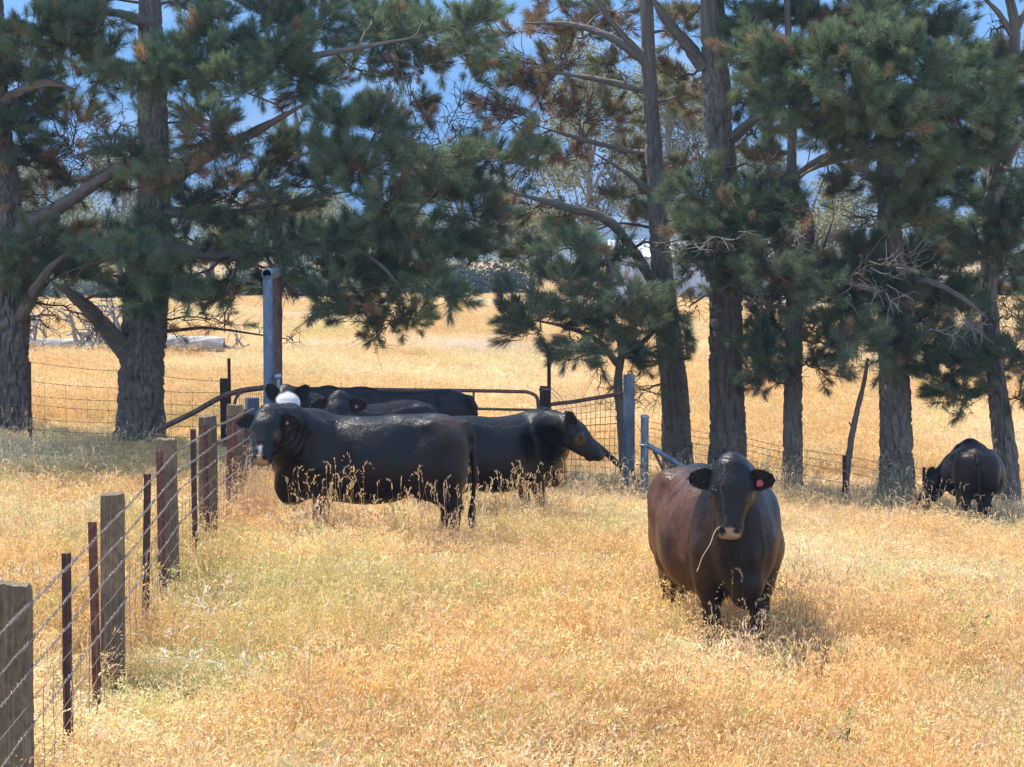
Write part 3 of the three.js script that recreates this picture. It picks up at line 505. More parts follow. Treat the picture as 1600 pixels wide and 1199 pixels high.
makePine({ seed: 109, D: 31, label: 'tallest pine, farther outside the left edge, nearer the viewer than the fence line', path: [[-620, 720, 31, 66], [-620, 300, 31, 52], [-620, -300, 31, 40], [-620, -800, 31, 26], [-620, -1300, 31, 6]], pads: [[-620, 60, 120, 60], [-700, -40, 110, 60], [-540, -80, 110, 60]], over: 40, seg: 40, wide: 3.4 });
makePine({ seed: 113, D: 32.0, label: 'big furrowed pine with a low slanting limb, left of the pipe frame', path: [[217, 714, 32, 78], [221, 640, 32, 66], [222, 560, 32, 65], [226, 510, 32, 66], [232, 450, 32, 58], [240, 330, 32, 50], [238, 150, 32, 42], [234, 0, 32, 33], [232, -420, 32, 8]],
  limbs: [[[206, 560, 31.9, 34], [180, 530, 31.7, 27], [150, 495, 31.4, 23], [118, 465, 31, 18], [80, 440, 30.6, 9]], [[246, 300, 32, 24], [320, 245, 31.2, 18], [400, 205, 30.6, 15], [480, 160, 30.2, 8]], [[240, 330, 32, 22], [330, 333, 31.6, 12], [430, 318, 31, 8], [540, 300, 30.6, 5]], [[238, 130, 32, 22], [330, 105, 31, 15], [470, 90, 30.4, 12], [640, 60, 30.2, 7]], [[245, 380, 32, 20], [360, 402, 31.3, 13], [490, 378, 30.8, 10], [620, 355, 30.6, 7], [680, 300, 30.6, 4]], [[232, 40, 32, 20], [180, 20, 31.4, 12], [120, 30, 31, 6]], [[236, 240, 32, 16], [180, 230, 32, 10], [110, 245, 32, 5]], [[530, 370, 30.8, 7], [600, 420, 30.6, 6], [640, 470, 30.6, 4]]],
  pads: [[150, 105, 60, 40], [215, 125, 70, 42, 'g', -2.4], [290, 110, 72, 52, 'g', -2.2], [360, 140, 64, 42, 'g', -2.5], [420, 95, 72, 58, 'g', -2], [475, 130, 60, 40], [500, 40, 84, 48, 'd'], [590, 60, 80, 44], [600, 20, 70, 30, 'd', 1], [680, 55, 70, 52], [740, 45, 52, 46], [745, 105, 50, 32], [660, 115, 60, 26, 'o'], [560, 110, 55, 30], [330, 60, 66, 36, 'd'], [420, 20, 70, 30, 'd'], [160, 40, 50, 32, 'd'], [540, 200, 74, 40], [600, 190, 44, 32, 'd'], [470, 225, 64, 40, 'd'], [555, 265, 80, 44], [630, 250, 46, 40, 'd'], [500, 290, 60, 32, 'd'], [690, 250, 80, 30, 'g'], [770, 248, 62, 28], [820, 240, 34, 24], [720, 290, 74, 30, 'd'], [600, 320, 70, 32], [660, 315, 60, 34], [740, 345, 50, 34, 'd'], [780, 385, 34, 28, 'd'], [560, 370, 90, 34], [640, 380, 80, 36], [470, 385, 60, 28], [700, 400, 62, 38], [540, 430, 82, 36], [620, 445, 82, 40], [690, 460, 46, 32], [570, 490, 70, 30], [640, 500, 50, 24], [510, 480, 44, 32, 'd'], [600, 520, 34, 18], [230, 225, 62, 22, 'd'], [280, 285, 66, 26, 'o'], [300, 330, 54, 26, 'd'], [180, 250, 40, 20, 'd'], [150, 285, 40, 14, 'd', 1], [400, 290, 60, 20, 'o'], [380, 360, 60, 22], [165, 395, 60, 32], [225, 405, 64, 44, 'g', -2.6], [300, 410, 66, 36], [360, 425, 48, 40], [270, 465, 60, 30, 'g', -2], [340, 470, 46, 28], [220, 470, 50, 28, 'd', -1.4], [130, 430, 50, 28], [260, 370, 50, 26, 'd'], [440, 440, 36, 30, 'd'], [450, 340, 50, 18, 'o'], [380, 240, 40, 20, 'd'], [330, 215, 50, 20, 'o'], [120, 190, 60, 34, 'o', 1, 0.6], [420, 402, 58, 24, 'g', -1.4, 0.9], [510, 388, 56, 24, 'g', -1.5, 0.9], [590, 372, 50, 22, 'd', -1.5, 0.9], [440, 318, 50, 20, 'd', -1.3, 0.7], [330, 190, 60, 34, 'd', 0.5, 0.6], [200, 300, 60, 30, 'o', 1, 0.6], [420, 250, 60, 34, 'o', 0.5, 0.6], [110, 290, 60, 36, 'o', 1.2, 0.5], [300, 250, 50, 30, 'd', 0.8, 0.6], [640, 165, 60, 26, 'o', 0.6, 0.45], [100, 20, 60, 30, 'd', 0.8, 0.8], [300, 20, 60, 30, 'd', 0.8, 0.8]],
  bare: [[300, 200, 60, 50, 14, 1], [360, 310, 80, 45, 16, 1], [430, 330, 60, 30, 12, 1], [130, 250, 60, 40, 10, 1], [240, 300, 40, 60, 10, 2], [240, 520, 50, 30, 8, 2, -0.6], [330, 500, 60, 30, 10, 1], [350, 520, 40, 24, 6, 1], [150, 490, 40, 24, 7, 1], [590, 530, 34, 22, 6, 1], [450, 470, 40, 40, 7, 1], [640, 150, 70, 40, 12, 1], [730, 190, 60, 30, 10, 1], [450, 530, 30, 30, 5, 1], [560, 230, 70, 50, 10, 1], [190, 190, 60, 40, 10, 1], [110, 220, 70, 60, 16, 1], [350, 230, 80, 50, 18, 1], [640, 200, 80, 50, 18, 1], [720, 150, 80, 40, 20, 1], [790, 190, 60, 40, 14, 1], [420, 330, 60, 40, 14, 1]], over: 22 });
makePine({ seed: 127, D: 32.6, label: 'slender pine with a leaning trunk behind the blue steel posts', path: [[1062, 730, 32.6, 46], [1056, 640, 32.6, 42], [1046, 540, 32.6, 38], [1036, 440, 32.6, 32], [1027, 320, 32.6, 28], [1018, 180, 32.6, 22], [1010, 0, 32.6, 19], [1004, -380, 32.6, 6]],
  limbs: [[[1040, 470, 32.6, 26], [1020, 440, 32.4, 16], [985, 385, 32, 15], [950, 345, 31.8, 14], [880, 322, 31.5, 11], [795, 300, 31.3, 6]], [[1012, 100, 32.6, 14], [960, 62, 32.6, 12], [900, 40, 32.8, 9], [820, 36, 33, 6]], [[1012, 95, 32.6, 11], [960, 40, 32.5, 9], [930, 0, 32.4, 6]], [[1020, 145, 32.6, 12], [940, 125, 32.8, 10], [860, 112, 33, 6]], [[1024, 240, 32.6, 9], [980, 235, 32.8, 8], [900, 215, 33, 7], [850, 200, 33, 4]], [[1026, 310, 32.6, 12], [985, 275, 32.4, 8], [930, 240, 32.2, 5]]],
  pads: [[910, 60, 70, 40, 'y', 1.5, 0.5], [860, 120, 60, 30, 'y', 1.5, 0.5], [960, 100, 50, 40, 'y', 1.2, 0.5], [950, 180, 60, 40, 'y', 1.5, 0.45], [880, 180, 50, 30, 'b', 1, 0.4], [900, 250, 60, 30, 'b', 1, 0.4], [985, 250, 40, 30, 'y', 1, 0.5], [960, 20, 60, 30, 'o', 1, 0.6], [860, 20, 40, 26, 'b', 1, 0.5], [1055, 60, 34, 50, 'o', 1.5, 0.6], [1070, 170, 34, 50, 'y', 2, 0.6], [1060, 270, 40, 40, 'o', 1.5, 0.6], [980, 310, 50, 30, 'o', 1, 0.6], [905, 360, 46, 24, 'y', 0.8, 0.7], [850, 390, 40, 20, 'o', 0.8, 0.7], [1045, 345, 44, 24, 'g'], [1040, 500, 44, 40, 'd'], [1060, 560, 44, 24, 'd'], [1000, 560, 40, 22, 'd'], [830, 60, 60, 40, 'b', 1, 0.35], [805, 125, 56, 40, 'b', 1, 0.3], [785, 185, 60, 36, 'b', 0.8, 0.3], [845, 165, 60, 40, 'y', 1, 0.3], [765, 140, 50, 30, 'o', 0.8, 0.3]],
  bare: [[800, 90, 80, 50, 22, 1, 0.6], [780, 170, 80, 50, 24, 1, 0.5], [830, 260, 70, 40, 16, 1, 0.3], [880, 90, 90, 60, 24, 1, 0.6], [920, 170, 90, 60, 26, 1, 0.6], [850, 220, 70, 40, 18, 1, 0.4], [930, 260, 70, 40, 16, 2, 0], [900, 330, 70, 30, 14, 1, 0], [970, 50, 70, 50, 14, 1, 0.5], [840, 330, 50, 26, 8, 1, 0], [1100, 380, 90, 34, 26, 2, -1.4], [1060, 300, 40, 40, 8, 1], [1000, 610, 30, 30, 5, 1]], over: 10 });
makePine({ seed: 139, D: 31.8, label: 'straight tall pine trunk rising directly behind the front cow', path: [[1137, 745, 31.8, 58], [1137, 640, 31.8, 51], [1134, 500, 31.8, 48], [1130, 330, 31.8, 44], [1122, 180, 31.8, 42], [1116, 60, 31.8, 38], [1112, 0, 31.8, 34], [1108, -420, 31.8, 8]],
  limbs: [[[1100, 105, 31.8, 24], [1070, 65, 31.7, 18], [1040, 30, 31.6, 15], [1015, -10, 31.5, 12]], [[1140, 220, 31.8, 18], [1175, 190, 31.4, 14], [1210, 165, 31, 8]], [[1135, 90, 31.8, 16], [1170, 50, 31.6, 12], [1200, 10, 31.4, 8]], [[1108, 440, 31.8, 9], [1095, 350, 31.9, 8], [1105, 270, 31.9, 6]], [[1150, 560, 31.8, 12], [1185, 540, 31.4, 8], [1220, 520, 31.2, 5]]],
  pads: [[1175, 40, 54, 44, 'd'], [1180, 100, 50, 48], [1060, 130, 34, 40, 'o', 1.5, 0.7], [1080, 30, 40, 30, 'o', 1.5, 0.7], [1090, 300, 44, 30, 'd'], [1150, 330, 54, 36, 'g', -1.8], [1120, 375, 70, 30, 'd', -1.5], [1170, 400, 60, 34, 'd'], [1090, 420, 60, 34, 'd', -1.2], [1150, 440, 60, 30, 'd'], [1190, 310, 50, 40, 'd'], [1180, 210, 34, 40, 'o', 1, 0.7], [1165, 160, 34, 34, 'd'], [1185, 600, 28, 26, 'd', -0.5, 0.8], [1195, 545, 40, 30, 'd']],
  bare: [[1110, 375, 80, 30, 22, 2, -2.2], [1150, 380, 60, 24, 14, 2, -2.4], [1080, 230, 40, 60, 10, 1], [1190, 270, 40, 50, 10, 1], [1190, 480, 40, 40, 10, 1], [1075, 480, 30, 30, 6, 1]], over: 14 });
makePine({ seed: 151, D: 31.0, label: 'thin pine trunk with a crooked top between the front cow and the dead pole', path: [[1238, 800, 31, 32], [1239, 700, 31, 28], [1239, 600, 31, 27], [1241, 520, 31, 26], [1244, 430, 31, 22], [1262, 370, 31, 20], [1258, 330, 31, 18], [1240, 290, 31, 15], [1238, 180, 31, 13], [1230, 0, 31, 10], [1226, -260, 31, 4]],
  limbs: [[[1246, 275, 31, 12], [1280, 250, 30.6, 12], [1320, 230, 30.2, 9], [1350, 190, 30, 5]], [[1242, 440, 31, 10], [1275, 410, 31, 8], [1300, 350, 31, 5]], [[1244, 490, 31, 10], [1210, 480, 30.6, 6], [1180, 500, 30.4, 4]]],
  pads: [[1215, 330, 54, 34, 'd'], [1205, 380, 50, 30, 'd'], [1220, 430, 60, 34, 'd'], [1195, 470, 44, 32], [1265, 470, 56, 34, 'd'], [1215, 520, 40, 28, 'd'], [1280, 520, 50, 30], [1190, 580, 30, 34, 'd'], [1215, 600, 24, 22, 'd', -0.4, 0.8], [1270, 575, 40, 26, 'd'], [1305, 430, 40, 40, 'd'], [1300, 300, 40, 24, 'o', 1, 0.6], [1200, 250, 40, 30, 'o', 1, 0.7], [1310, 545, 44, 22, 'd'], [1250, 410, 34, 22, 'b', -1]],
  bare: [[1270, 330, 50, 40, 12, 1], [1200, 420, 40, 40, 8, 2, -1.4], [1230, 380, 60, 24, 12, 2, -1.6], [1290, 400, 40, 40, 10, 1], [1255, 590, 50, 24, 6, 1]], over: 6 });
makePine({ seed: 163, D: 30.6, label: 'stout pine with a dense blue-green crown, left of the cow seen from behind', path: [[1403, 812, 30.6, 56], [1400, 700, 30.6, 48], [1397, 590, 30.6, 44], [1394, 460, 30.6, 42], [1390, 330, 30.6, 36], [1386, 180, 30.6, 30], [1382, 0, 30.6, 24], [1378, -420, 30.6, 7]],
  limbs: [[[1388, 240, 30.6, 20], [1340, 240, 29.8, 14], [1290, 255, 29.2, 10], [1250, 275, 29, 6]], [[1388, 200, 30.6, 18], [1350, 150, 29.6, 14], [1320, 90, 29, 8]], [[1386, 180, 30.6, 18], [1430, 150, 29.6, 13], [1480, 110, 29, 7]], [[1390, 280, 30.6, 16], [1460, 250, 29.8, 12], [1540, 220, 29.4, 7]], [[1395, 450, 30.6, 14], [1450, 440, 30, 11], [1510, 470, 29.6, 8], [1545, 500, 29.4, 4]], [[1394, 470, 30.6, 14], [1350, 450, 30, 10], [1310, 440, 29.6, 6]]],
  pads: [[1185, 90, 46, 38, 'g', -2], [1240, 100, 62, 46, 'g', -2], [1220, 160, 54, 44, 'g', -2.2], [1310, 105, 70, 50, 'g', -2.4], [1375, 80, 62, 46, 'g', -2.2], [1340, 165, 70, 46, 'g', -2.6], [1420, 110, 62, 52, 'g', -2.4], [1490, 105, 70, 50, 'g', -2], [1280, 190, 62, 40, 'g', -2.2], [1400, 190, 72, 46, 'g', -2.6], [1470, 185, 72, 46, 'g', -2.2], [1540, 180, 52, 40, 'g', -1.8], [1350, 225, 80, 34, 'd', -2], [1440, 245, 80, 36, 'g', -2], [1520, 240, 62, 36, 'd', -1.6], [1300, 40, 80, 34, 'd'], [1390, 25, 74, 32, 'd'], [1460, 50, 60, 34, 'd'], [1250, 35, 60, 34, 'd'], [1400, 290, 62, 32, 'o'], [1470, 300, 66, 36, 'd'], [1420, 345, 60, 32, 'd'], [1340, 285, 50, 24, 'o', 1, 0.7], [1350, 420, 60, 36, 'd'], [1420, 420, 60, 44, 'd'], [1390, 480, 70, 40, 'd'], [1340, 490, 54, 40], [1330, 545, 60, 28, 'd'], [1400, 545, 56, 30, 'd', -0.8], [1470, 470, 62, 44, 'd'], [1450, 540, 44, 38, 'd'], [1375, 570, 40, 20, 'd']],
  bare: [[1420, 410, 80, 30, 18, 2, -2], [1500, 515, 60, 28, 16, 2, -2], [1360, 400, 70, 34, 12, 1], [1440, 500, 60, 40, 12, 1], [1350, 340, 60, 40, 12, 1], [1380, 450, 60, 34, 10, 2, -1.6]], over: 18 });
makePine({ seed: 177, D: 31.4, label: 'leaning knobbly pine trunk at the right edge, behind the cow seen from behind', path: [[1578, 805, 31.4, 42], [1572, 720, 31.4, 36], [1562, 640, 31.4, 31], [1552, 560, 31.4, 28], [1546, 470, 31.4, 25], [1550, 340, 31.4, 24], [1558, 250, 31.4, 22], [1578, 130, 31.4, 19], [1586, 40, 31.4, 16], [1570, -40, 31.4, 12], [1560, -300, 31.4, 5]],
  limbs: [[[1554, 290, 31.4, 16], [1580, 240, 31.2, 13], [1610, 190, 31, 9]], [[1586, 60, 31.4, 12], [1560, 20, 31.4, 9], [1530, -10, 31.4, 6]], [[1586, 50, 31.4, 12], [1606, 10, 31.4, 9], [1620, -30, 31.4, 6]], [[1548, 520, 31.4, 14], [1575, 540, 31.4, 11], [1610, 560, 31.4, 7]]],
  pads: [[1560, 115, 44, 34, 'd'], [1585, 170, 40, 50], [1540, 340, 50, 34, 'd'], [1580, 340, 44, 50, 'd'], [1555, 400, 60, 38, 'd'], [1500, 370, 50, 34, 'd'], [1590, 420, 40, 40, 'd'], [1480, 575, 50, 36, 'd', -0.8], [1520, 560, 44, 32, 'd', -0.8], [1500, 620, 44, 28, 'd', -0.8], [1475, 600, 34, 30, 'd'], [1570, 580, 40, 32, 'd'], [1600, 560, 40, 44, 'd'], [1595, 620, 30, 26, 'd', 0, 0.8], [1530, 460, 40, 30, 'd', 0.6], [1510, 520, 40, 34, 'd', 0.5], [1600, 100, 40, 40, 'o', 1], [1640, 300, 50, 80], [1640, 480, 50, 60]],
  bare: [[1570, 460, 50, 40, 12, 1, 0.5], [1590, 500, 40, 40, 8, 1], [1540, 60, 50, 40, 10, 1, 1], [1590, 380, 40, 30, 8, 2], [1500, 640, 40, 20, 5, 1]], over: 10 });
makePine({ seed: 191, D: 31.2, name: 'young_pine', airy: 0.6, label: 'low bushy young pine with a crooked stem behind the wire mesh panel', flare: 0.1, path: [[978, 745, 31.2, 13], [972, 670, 31.2, 14], [966, 600, 31.2, 13], [970, 540, 31.2, 11], [950, 480, 31.2, 9], [955, 420, 31.2, 7], [930, 370, 31.2, 4]],
  limbs: [[[966, 570, 31.2, 10], [930, 530, 30.8, 8], [880, 510, 30.4, 6], [830, 500, 30.2, 4]], [[958, 480, 31.2, 8], [910, 440, 30.8, 7], [860, 430, 30.6, 4]], [[968, 560, 31.2, 9], [1010, 530, 31, 7], [1040, 500, 31, 4]]],
  pads: [[895, 385, 60, 32, 'g', -0.6], [840, 405, 46, 28, 'o', 0.4], [870, 440, 56, 36, 'd', -0.6], [935, 440, 60, 38, 'd'], [900, 460, 50, 34, 'g', -1], [815, 490, 46, 30, 'd', -0.6], [870, 495, 56, 36, 'd'], [930, 505, 54, 36, 'd', -0.6], [985, 480, 46, 40, 'd'], [840, 525, 44, 26, 'd'], [900, 545, 60, 26, 'd'], [960, 560, 46, 22, 'd'], [1010, 520, 40, 36, 'd'], [800, 510, 30, 22, 'd'], [880, 565, 30, 14, 'd', 0, 0.8], [960, 400, 40, 28, 'd', 0.4]],
  bare: [[945, 590, 60, 30, 10, 1], [990, 600, 36, 30, 8, 1], [900, 420, 70, 40, 10, 1], [930, 520, 60, 30, 8, 1]] });
console.log('tufts', tuftTotal);
// ---------------------------------------------------------------- fences, gates, posts
const woodTex = texture(256, 512, (u, v) => { const g = tile(u, v * 1, 40, 2, 3) * 0.5 + 0.5 * fbm(Math.cos(u * 6.283) * 9, Math.sin(u * 6.283) * 9, Math.sin(v * 6.283) * 1.2, 3), s = tile(u, v, 5, 7, 3), k = 0.62 + 0.6 * (g - 0.5) + 0.3 * (s - 0.5), l = smooth(0.55, 0.7, s); return [0.67 * k + 0.02 * l, 0.575 * k + 0.05 * l, 0.455 * k]; });
const woodBump = texture(256, 512, (u, v) => { const g = fbm(Math.cos(u * 6.283) * 12, Math.sin(u * 6.283) * 12, Math.sin(v * 6.283) * 0.9, 4); return [g, g, g]; }, false);
const woodMat = std({ map: woodTex, bumpMap: woodBump, bumpScale: 0.012, roughness: 0.95 });
const darkWoodMat = std({ map: woodTex, color: rgb(0.26, 0.21, 0.19), bumpMap: woodBump, bumpScale: 0.012, roughness: 0.95 });
const rustTex = texture(256, 256, (u, v) => { const a = tile(u, v, 16, 3), b = tile(u, v, 60, 6, 3), k = 0.6 + 0.7 * (b - 0.4) + 0.4 * (a - 0.5); return [0.56 * k, 0.33 * k, 0.27 * k]; });
const rustMat = std({ map: rustTex, roughness: 0.8, metalness: 0.1 });
const darkRustMat = std({ map: rustTex, color: rgb(0.42, 0.5, 0.55), roughness: 0.8, metalness: 0.1 });
const galvTex = texture(256, 256, (u, v) => { const a = tile(u, v, 22, 3, 2), b = tile(u, v, 6, 6, 3), k = 0.8 + 0.3 * (a - 0.5) + 0.3 * (b - 0.5); return [0.60 * k, 0.66 * k, 0.72 * k]; });
const galvMat = std({ map: galvTex, roughness: 0.5, metalness: 0.35 });
const bluePaintMat = std({ map: galvTex, color: rgb(0.27, 0.33, 0.41), roughness: 0.55, metalness: 0.1 });
const pipeMat = std({ map: rustTex, color: rgb(0.95, 1.55, 1.75), roughness: 0.7, metalness: 0.2 });
const wireMat = std({ color: rgb(0.26, 0.22, 0.19), roughness: 0.5, metalness: 0.45 });
const rustWireMat = std({ color: rgb(0.16, 0.11, 0.085), roughness: 0.8, metalness: 0.2 });
const rel = (m, b) => { const g = m.geo(); g.translate(-b.x, -b.y, -b.z); return g; };
// sawn or split post with a worn, slightly uneven top; local, standing on y = 0
function postGeo(seed, w, d, h, sink = 0.25, round = 0.02) {
  const R = rng(seed), m = new MB(), NS = 20, NH = 30, tiltX = (R() - 0.5) * 0.04, tiltZ = (R() - 0.5) * 0.04;
  const ring = []; for (let i = 0; i < NS; i++) { const a = (i + 0.5) / NS * 6.283, c = Math.cos(a), s = Math.sin(a), k = Math.pow(Math.pow(Math.abs(c), 8) + Math.pow(Math.abs(s), 8), -1 / 8); ring.push([c * k * w / 2, s * k * d / 2]); }
  for (let j = 0; j <= NH; j++) { const t = j / NH, y = lerp(-sink, h, t); for (let i = 0; i <= NS; i++) { const [x, z] = ring[i % NS], n = 1 + 0.06 * (noise3(x * 30 + seed, y * 2.2, z * 30) - 0.5) * 2 + 0.05 * (noise3(seed * 3, y * 1.5, i * 0.01) - 0.5) - (j === NH ? 0.05 : 0); const dy = j === NH ? 0.025 * (noise3(x * 40 + seed, z * 40, 1) - 0.5) + x * 0.08 * (R.k ??= R() - 0.5) : 0; m.v(x * n + tiltX * y, y + dy, z * n + tiltZ * y, 0, 0, 0, null, i / NS * (w + d) * 2 * 1.7, y * 0.9 + seed * 0.37); } }
  for (let j = 0; j < NH; j++) for (let i = 0; i < NS; i++) { const q = j * (NS + 1) + i; m.t(q, q + NS + 1, q + 1); m.t(q + 1, q + NS + 1, q + NS + 2); }
  const c = m.v(tiltX * h, h + 0.002, tiltZ * h, 0, 1, 0, null, 0, 0), b0 = NH * (NS + 1), top = []; for (let i = 0; i <= NS; i++) { const q = (b0 + i) * 3; top.push(m.v(m.p[q], m.p[q + 1], m.p[q + 2], 0, 1, 0, null, m.p[q] * 3, m.p[q + 2] * 3)); }
  for (let i = 0; i < NS; i++) m.t(c, top[i + 1], top[i]);
  const g = m.geo(); g.computeVertexNormals(); return g;
}
// steel star post: Y section with holes shown as small studs
function starGeo(h, sink = 0.2) {
  const sh = new THREE.Shape(), r = 0.027, t = 0.0035; const pts = []; for (let k = 0; k < 3; k++) { const a = k / 3 * 6.283 + 0.52, c = Math.cos(a), s = Math.sin(a), b = a + 1.047; pts.push([c * r + s * t, s * r - c * t], [c * r - s * t, s * r + c * t], [Math.cos(b) * t * 1.5, Math.sin(b) * t * 1.5]); }
  pts.forEach((p, i) => i ? sh.lineTo(...p) : sh.moveTo(...p)); sh.closePath();
  const g = new THREE.ExtrudeGeometry(sh, { depth: h + sink, bevelEnabled: false }); g.rotateX(-Math.PI / 2); g.translate(0, -sink, 0); return g;
}
const holeGeo = new THREE.CylinderGeometry(0.0042, 0.0042, 0.003, 8); holeGeo.rotateX(Math.PI / 2);
const holeMat = std({ color: rgb(0.55, 0.5, 0.44), roughness: 0.6 });
function wireLine(m, pts, r, barb, R, sag = 0.004) {   // pts: world points from post to post
  const out = []; for (let i = 0; i < pts.length - 1; i++) { const n = Math.max(4, Math.round(pts[i].distanceTo(pts[i + 1]) / 0.25)); for (let k = 0; k < n; k++) { const t = k / n, p = pts[i].clone().lerp(pts[i + 1], t); p.y -= sag * Math.sin(Math.PI * t); p.add(V(R() - 0.5, R() - 0.5, R() - 0.5).multiplyScalar(0.006)); out.push(p); } } out.push(pts[pts.length - 1].clone());
  m.tube(out, r, 5, null, false);
  if (barb) for (let i = 0; i < out.length - 1; i++) for (let q = 0; q < barb; q++) { const p = out[i].clone().lerp(out[i + 1], (q + R() * 0.3) / barb), a = R() * 6.28, d = V(Math.cos(a) * 0.4 * (R() - 0.5), Math.sin(a), Math.cos(a)).normalize(); for (const s of [-1, 1]) m.tube([p.clone().addScaledVector(d, -0.016 * s), p.clone().addScaledVector(V(0.4, -d.z, d.y), 0.008 * s), p.clone().addScaledVector(d, 0.014 * s)], [0.0016, 0.003, 0.001], 3, null, false); }
}
{ // the near fence, running away from the viewer at the left
  const R = rng(5), X = D => -1.775 - 0.0485 * D, base = V(X(16.8), groundY(X(16.8), -16.8), -16.8);
  const f = thing('paddock_fence', 'post and barbed wire fence with rusty steel posts running away at left', 'fence', base);
  const spot = (D, dx = 0) => { const x = X(D) + dx; return V(x, groundY(x, -D), -D); };
  const tops = [];
  [[10.1, 0.15, 915], [13.5, 0.145, 773], [16.8, 0.15, 686], [20.2, 0.16, 651], [23.6, 0.17, 633]].forEach(([D, w, ty], i) => { const p = spot(D), h = EYE - (ty - HORIZON) / perMetre(D) - p.y; tops.push([D, p.y + h]); const o = part('wooden_post', postGeo(40 + i * 7, w, w * 0.75, h, 0.3), woodMat, f); o.position.copy(p).sub(base); o.rotation.y = 0.1 * (R() - 0.5); });
  [[11.5, 867, 0], [12.6, 817, 1], [14.97, 742, 0], [16.15, 706, 1], [18.65, 671, 0], [19.75, 664, 1], [22.1, 650, 1], [23.0, 646, 1], [24.6, 640, 1]].forEach(([D, ty, red]) => {
    const p = spot(D, 0.03), h = EYE - (ty - HORIZON) / perMetre(D) - p.y, o = part('steel_post', starGeo(h), red ? rustMat : darkRustMat, f); o.position.copy(p).sub(base); o.rotation.set(0.03 * (R() - 0.5), R() * 0.6, 0.05 * (R() - 0.5));
    for (let k = 0; k < Math.floor(h / 0.075) - 2; k++) { const s = part('stud', holeGeo, holeMat, o); s.position.set(0.0, 0.12 + k * 0.075, 0.021); }
  });
  const topAt = D => { const t = [[7.4, tops[0][1] - 0.02], ...tops]; let i = 0; while (i < t.length - 2 && D > t[i + 1][0]) i++; return lerp(t[i][1], t[i + 1][1], (D - t[i][0]) / (t[i + 1][0] - t[i][0])); };
  const Ds = [7.4, 10.1, 11.5, 12.6, 13.5, 14.97, 16.15, 16.8, 18.65, 19.75, 20.2, 22.1, 23.0, 23.6, 25.2];
  [[0.085, 4, 0.0027, 1], [0.245, 4, 0.0027, 1], [0.385, 3, 0.0024, 1], [0.52, 0, 0.0022, 0], [0.64, 3, 0.0028, 1], [0.76, 0, 0.0024, 0], [0.87, 0, 0.0024, 0], [0.97, 0, 0.0024, 0]].forEach(([dy, barb, r, side]) => { const m = new MB(); wireLine(m, Ds.map(D => V(X(D) + 0.085, topAt(D) - dy + 0.012 * (R() - 0.5), -D)), r, barb, R); part(barb ? 'barbed_wire' : 'wire', rel(m, base), barb ? wireMat : rustWireMat, f); });
  for (let D = 8; D < 25; D += 0.3) { const m = new MB(), t = topAt(D); const pts = []; for (let k = 0; k <= 8; k++) pts.push(V(X(D) + 0.083 + 0.012 * (R() - 0.5), lerp(t - 0.5, groundY(X(D), -D) + 0.04, k / 8), -D + 0.015 * (R() - 0.5))); m.tube(pts, 0.0017, 4, null, false); part('mesh_stay', rel(m, base), rustWireMat, f); }
}
// a fence across the back: strands given at points [px, [py ...]] and the distance
function backFence(label, D, posts, strands, netted, seed) {
  const R = rng(seed), b = onGround(posts[0][0], D), f = thing('back_fence', label, 'fence', b);
  for (const [px, ty, kind, lean = 0, dd = 0] of posts) {
    const d = D + dd, p = onGround(px, d), h = EYE - (ty - HORIZON) / perMetre(d) - p.y;
    const o = kind === 'star' ? part('steel_post', starGeo(h), darkRustMat, f) : part('wooden_post', postGeo(seed + px, 0.11, 0.10, h, 0.3), darkWoodMat, f);
    o.position.copy(p).sub(b); o.rotation.z = lean; if (kind === 'star') o.rotation.y = R();
  }
  const xs = strands.map(s => s[0]), n = strands[0][1].length;
  for (let k = 0; k < n; k++) { const m = new MB(); wireLine(m, strands.map(([px, ys]) => at(px, ys[k], D - 0.07)), 0.0034, k < 2 || k === n - 2 ? 3 : 2, R, 0.02); part('barbed_wire', rel(m, b), rustWireMat, f); }
  if (netted) for (let px = xs[0] + 12; px < xs[xs.length - 1]; px += 33) { const yy = j => { let i = 0; while (i < xs.length - 2 && px > xs[i + 1]) i++; return lerp(strands[i][1][j], strands[i + 1][1][j], (px - xs[i]) / (xs[i + 1] - xs[i])); }; const m = new MB(); m.tube([at(px, yy(1), D - 0.07), at(px + 1, (yy(1) + yy(n - 1)) / 2, D - 0.07), at(px, yy(n - 1) + 4, D - 0.07)], 0.0022, 4, null, false); part('mesh_stay', rel(m, b), rustWireMat, f); }
  return f;
}
backFence('wire fence with dark steel post in front of the two pines at left', 30.6, [[45, 565, 'star'], [351, 592, 'wood'], [359, 560, 'star', 0.01, 0.2], [-75, 560, 'star']], [[-75, [560, 590, 612, 628, 648, 664, 686]], [45, [566, 596, 618, 632, 654, 670, 691]], [200, [581, 607, 627, 642, 661, 678, 694]], [348, [596, 614, 634, 650, 667, 684, 700]]], true, 61);
backFence('sagging wire fence crossing behind the trunks at right', 30.2, [[1322, 712, 'star', 0.02], [1447, 731, 'star'], [1660, 752, 'star']], [[1010, [658, 668, 681, 697, 716, 738]], [1165, [685, 694, 703, 718, 736, 754]], [1322, [713, 725, 737, 756, 776, 792]], [1447, [733, 747, 760, 780, 800, 812]], [1660, [755, 768, 782, 800, 815, 828]]], false, 67);
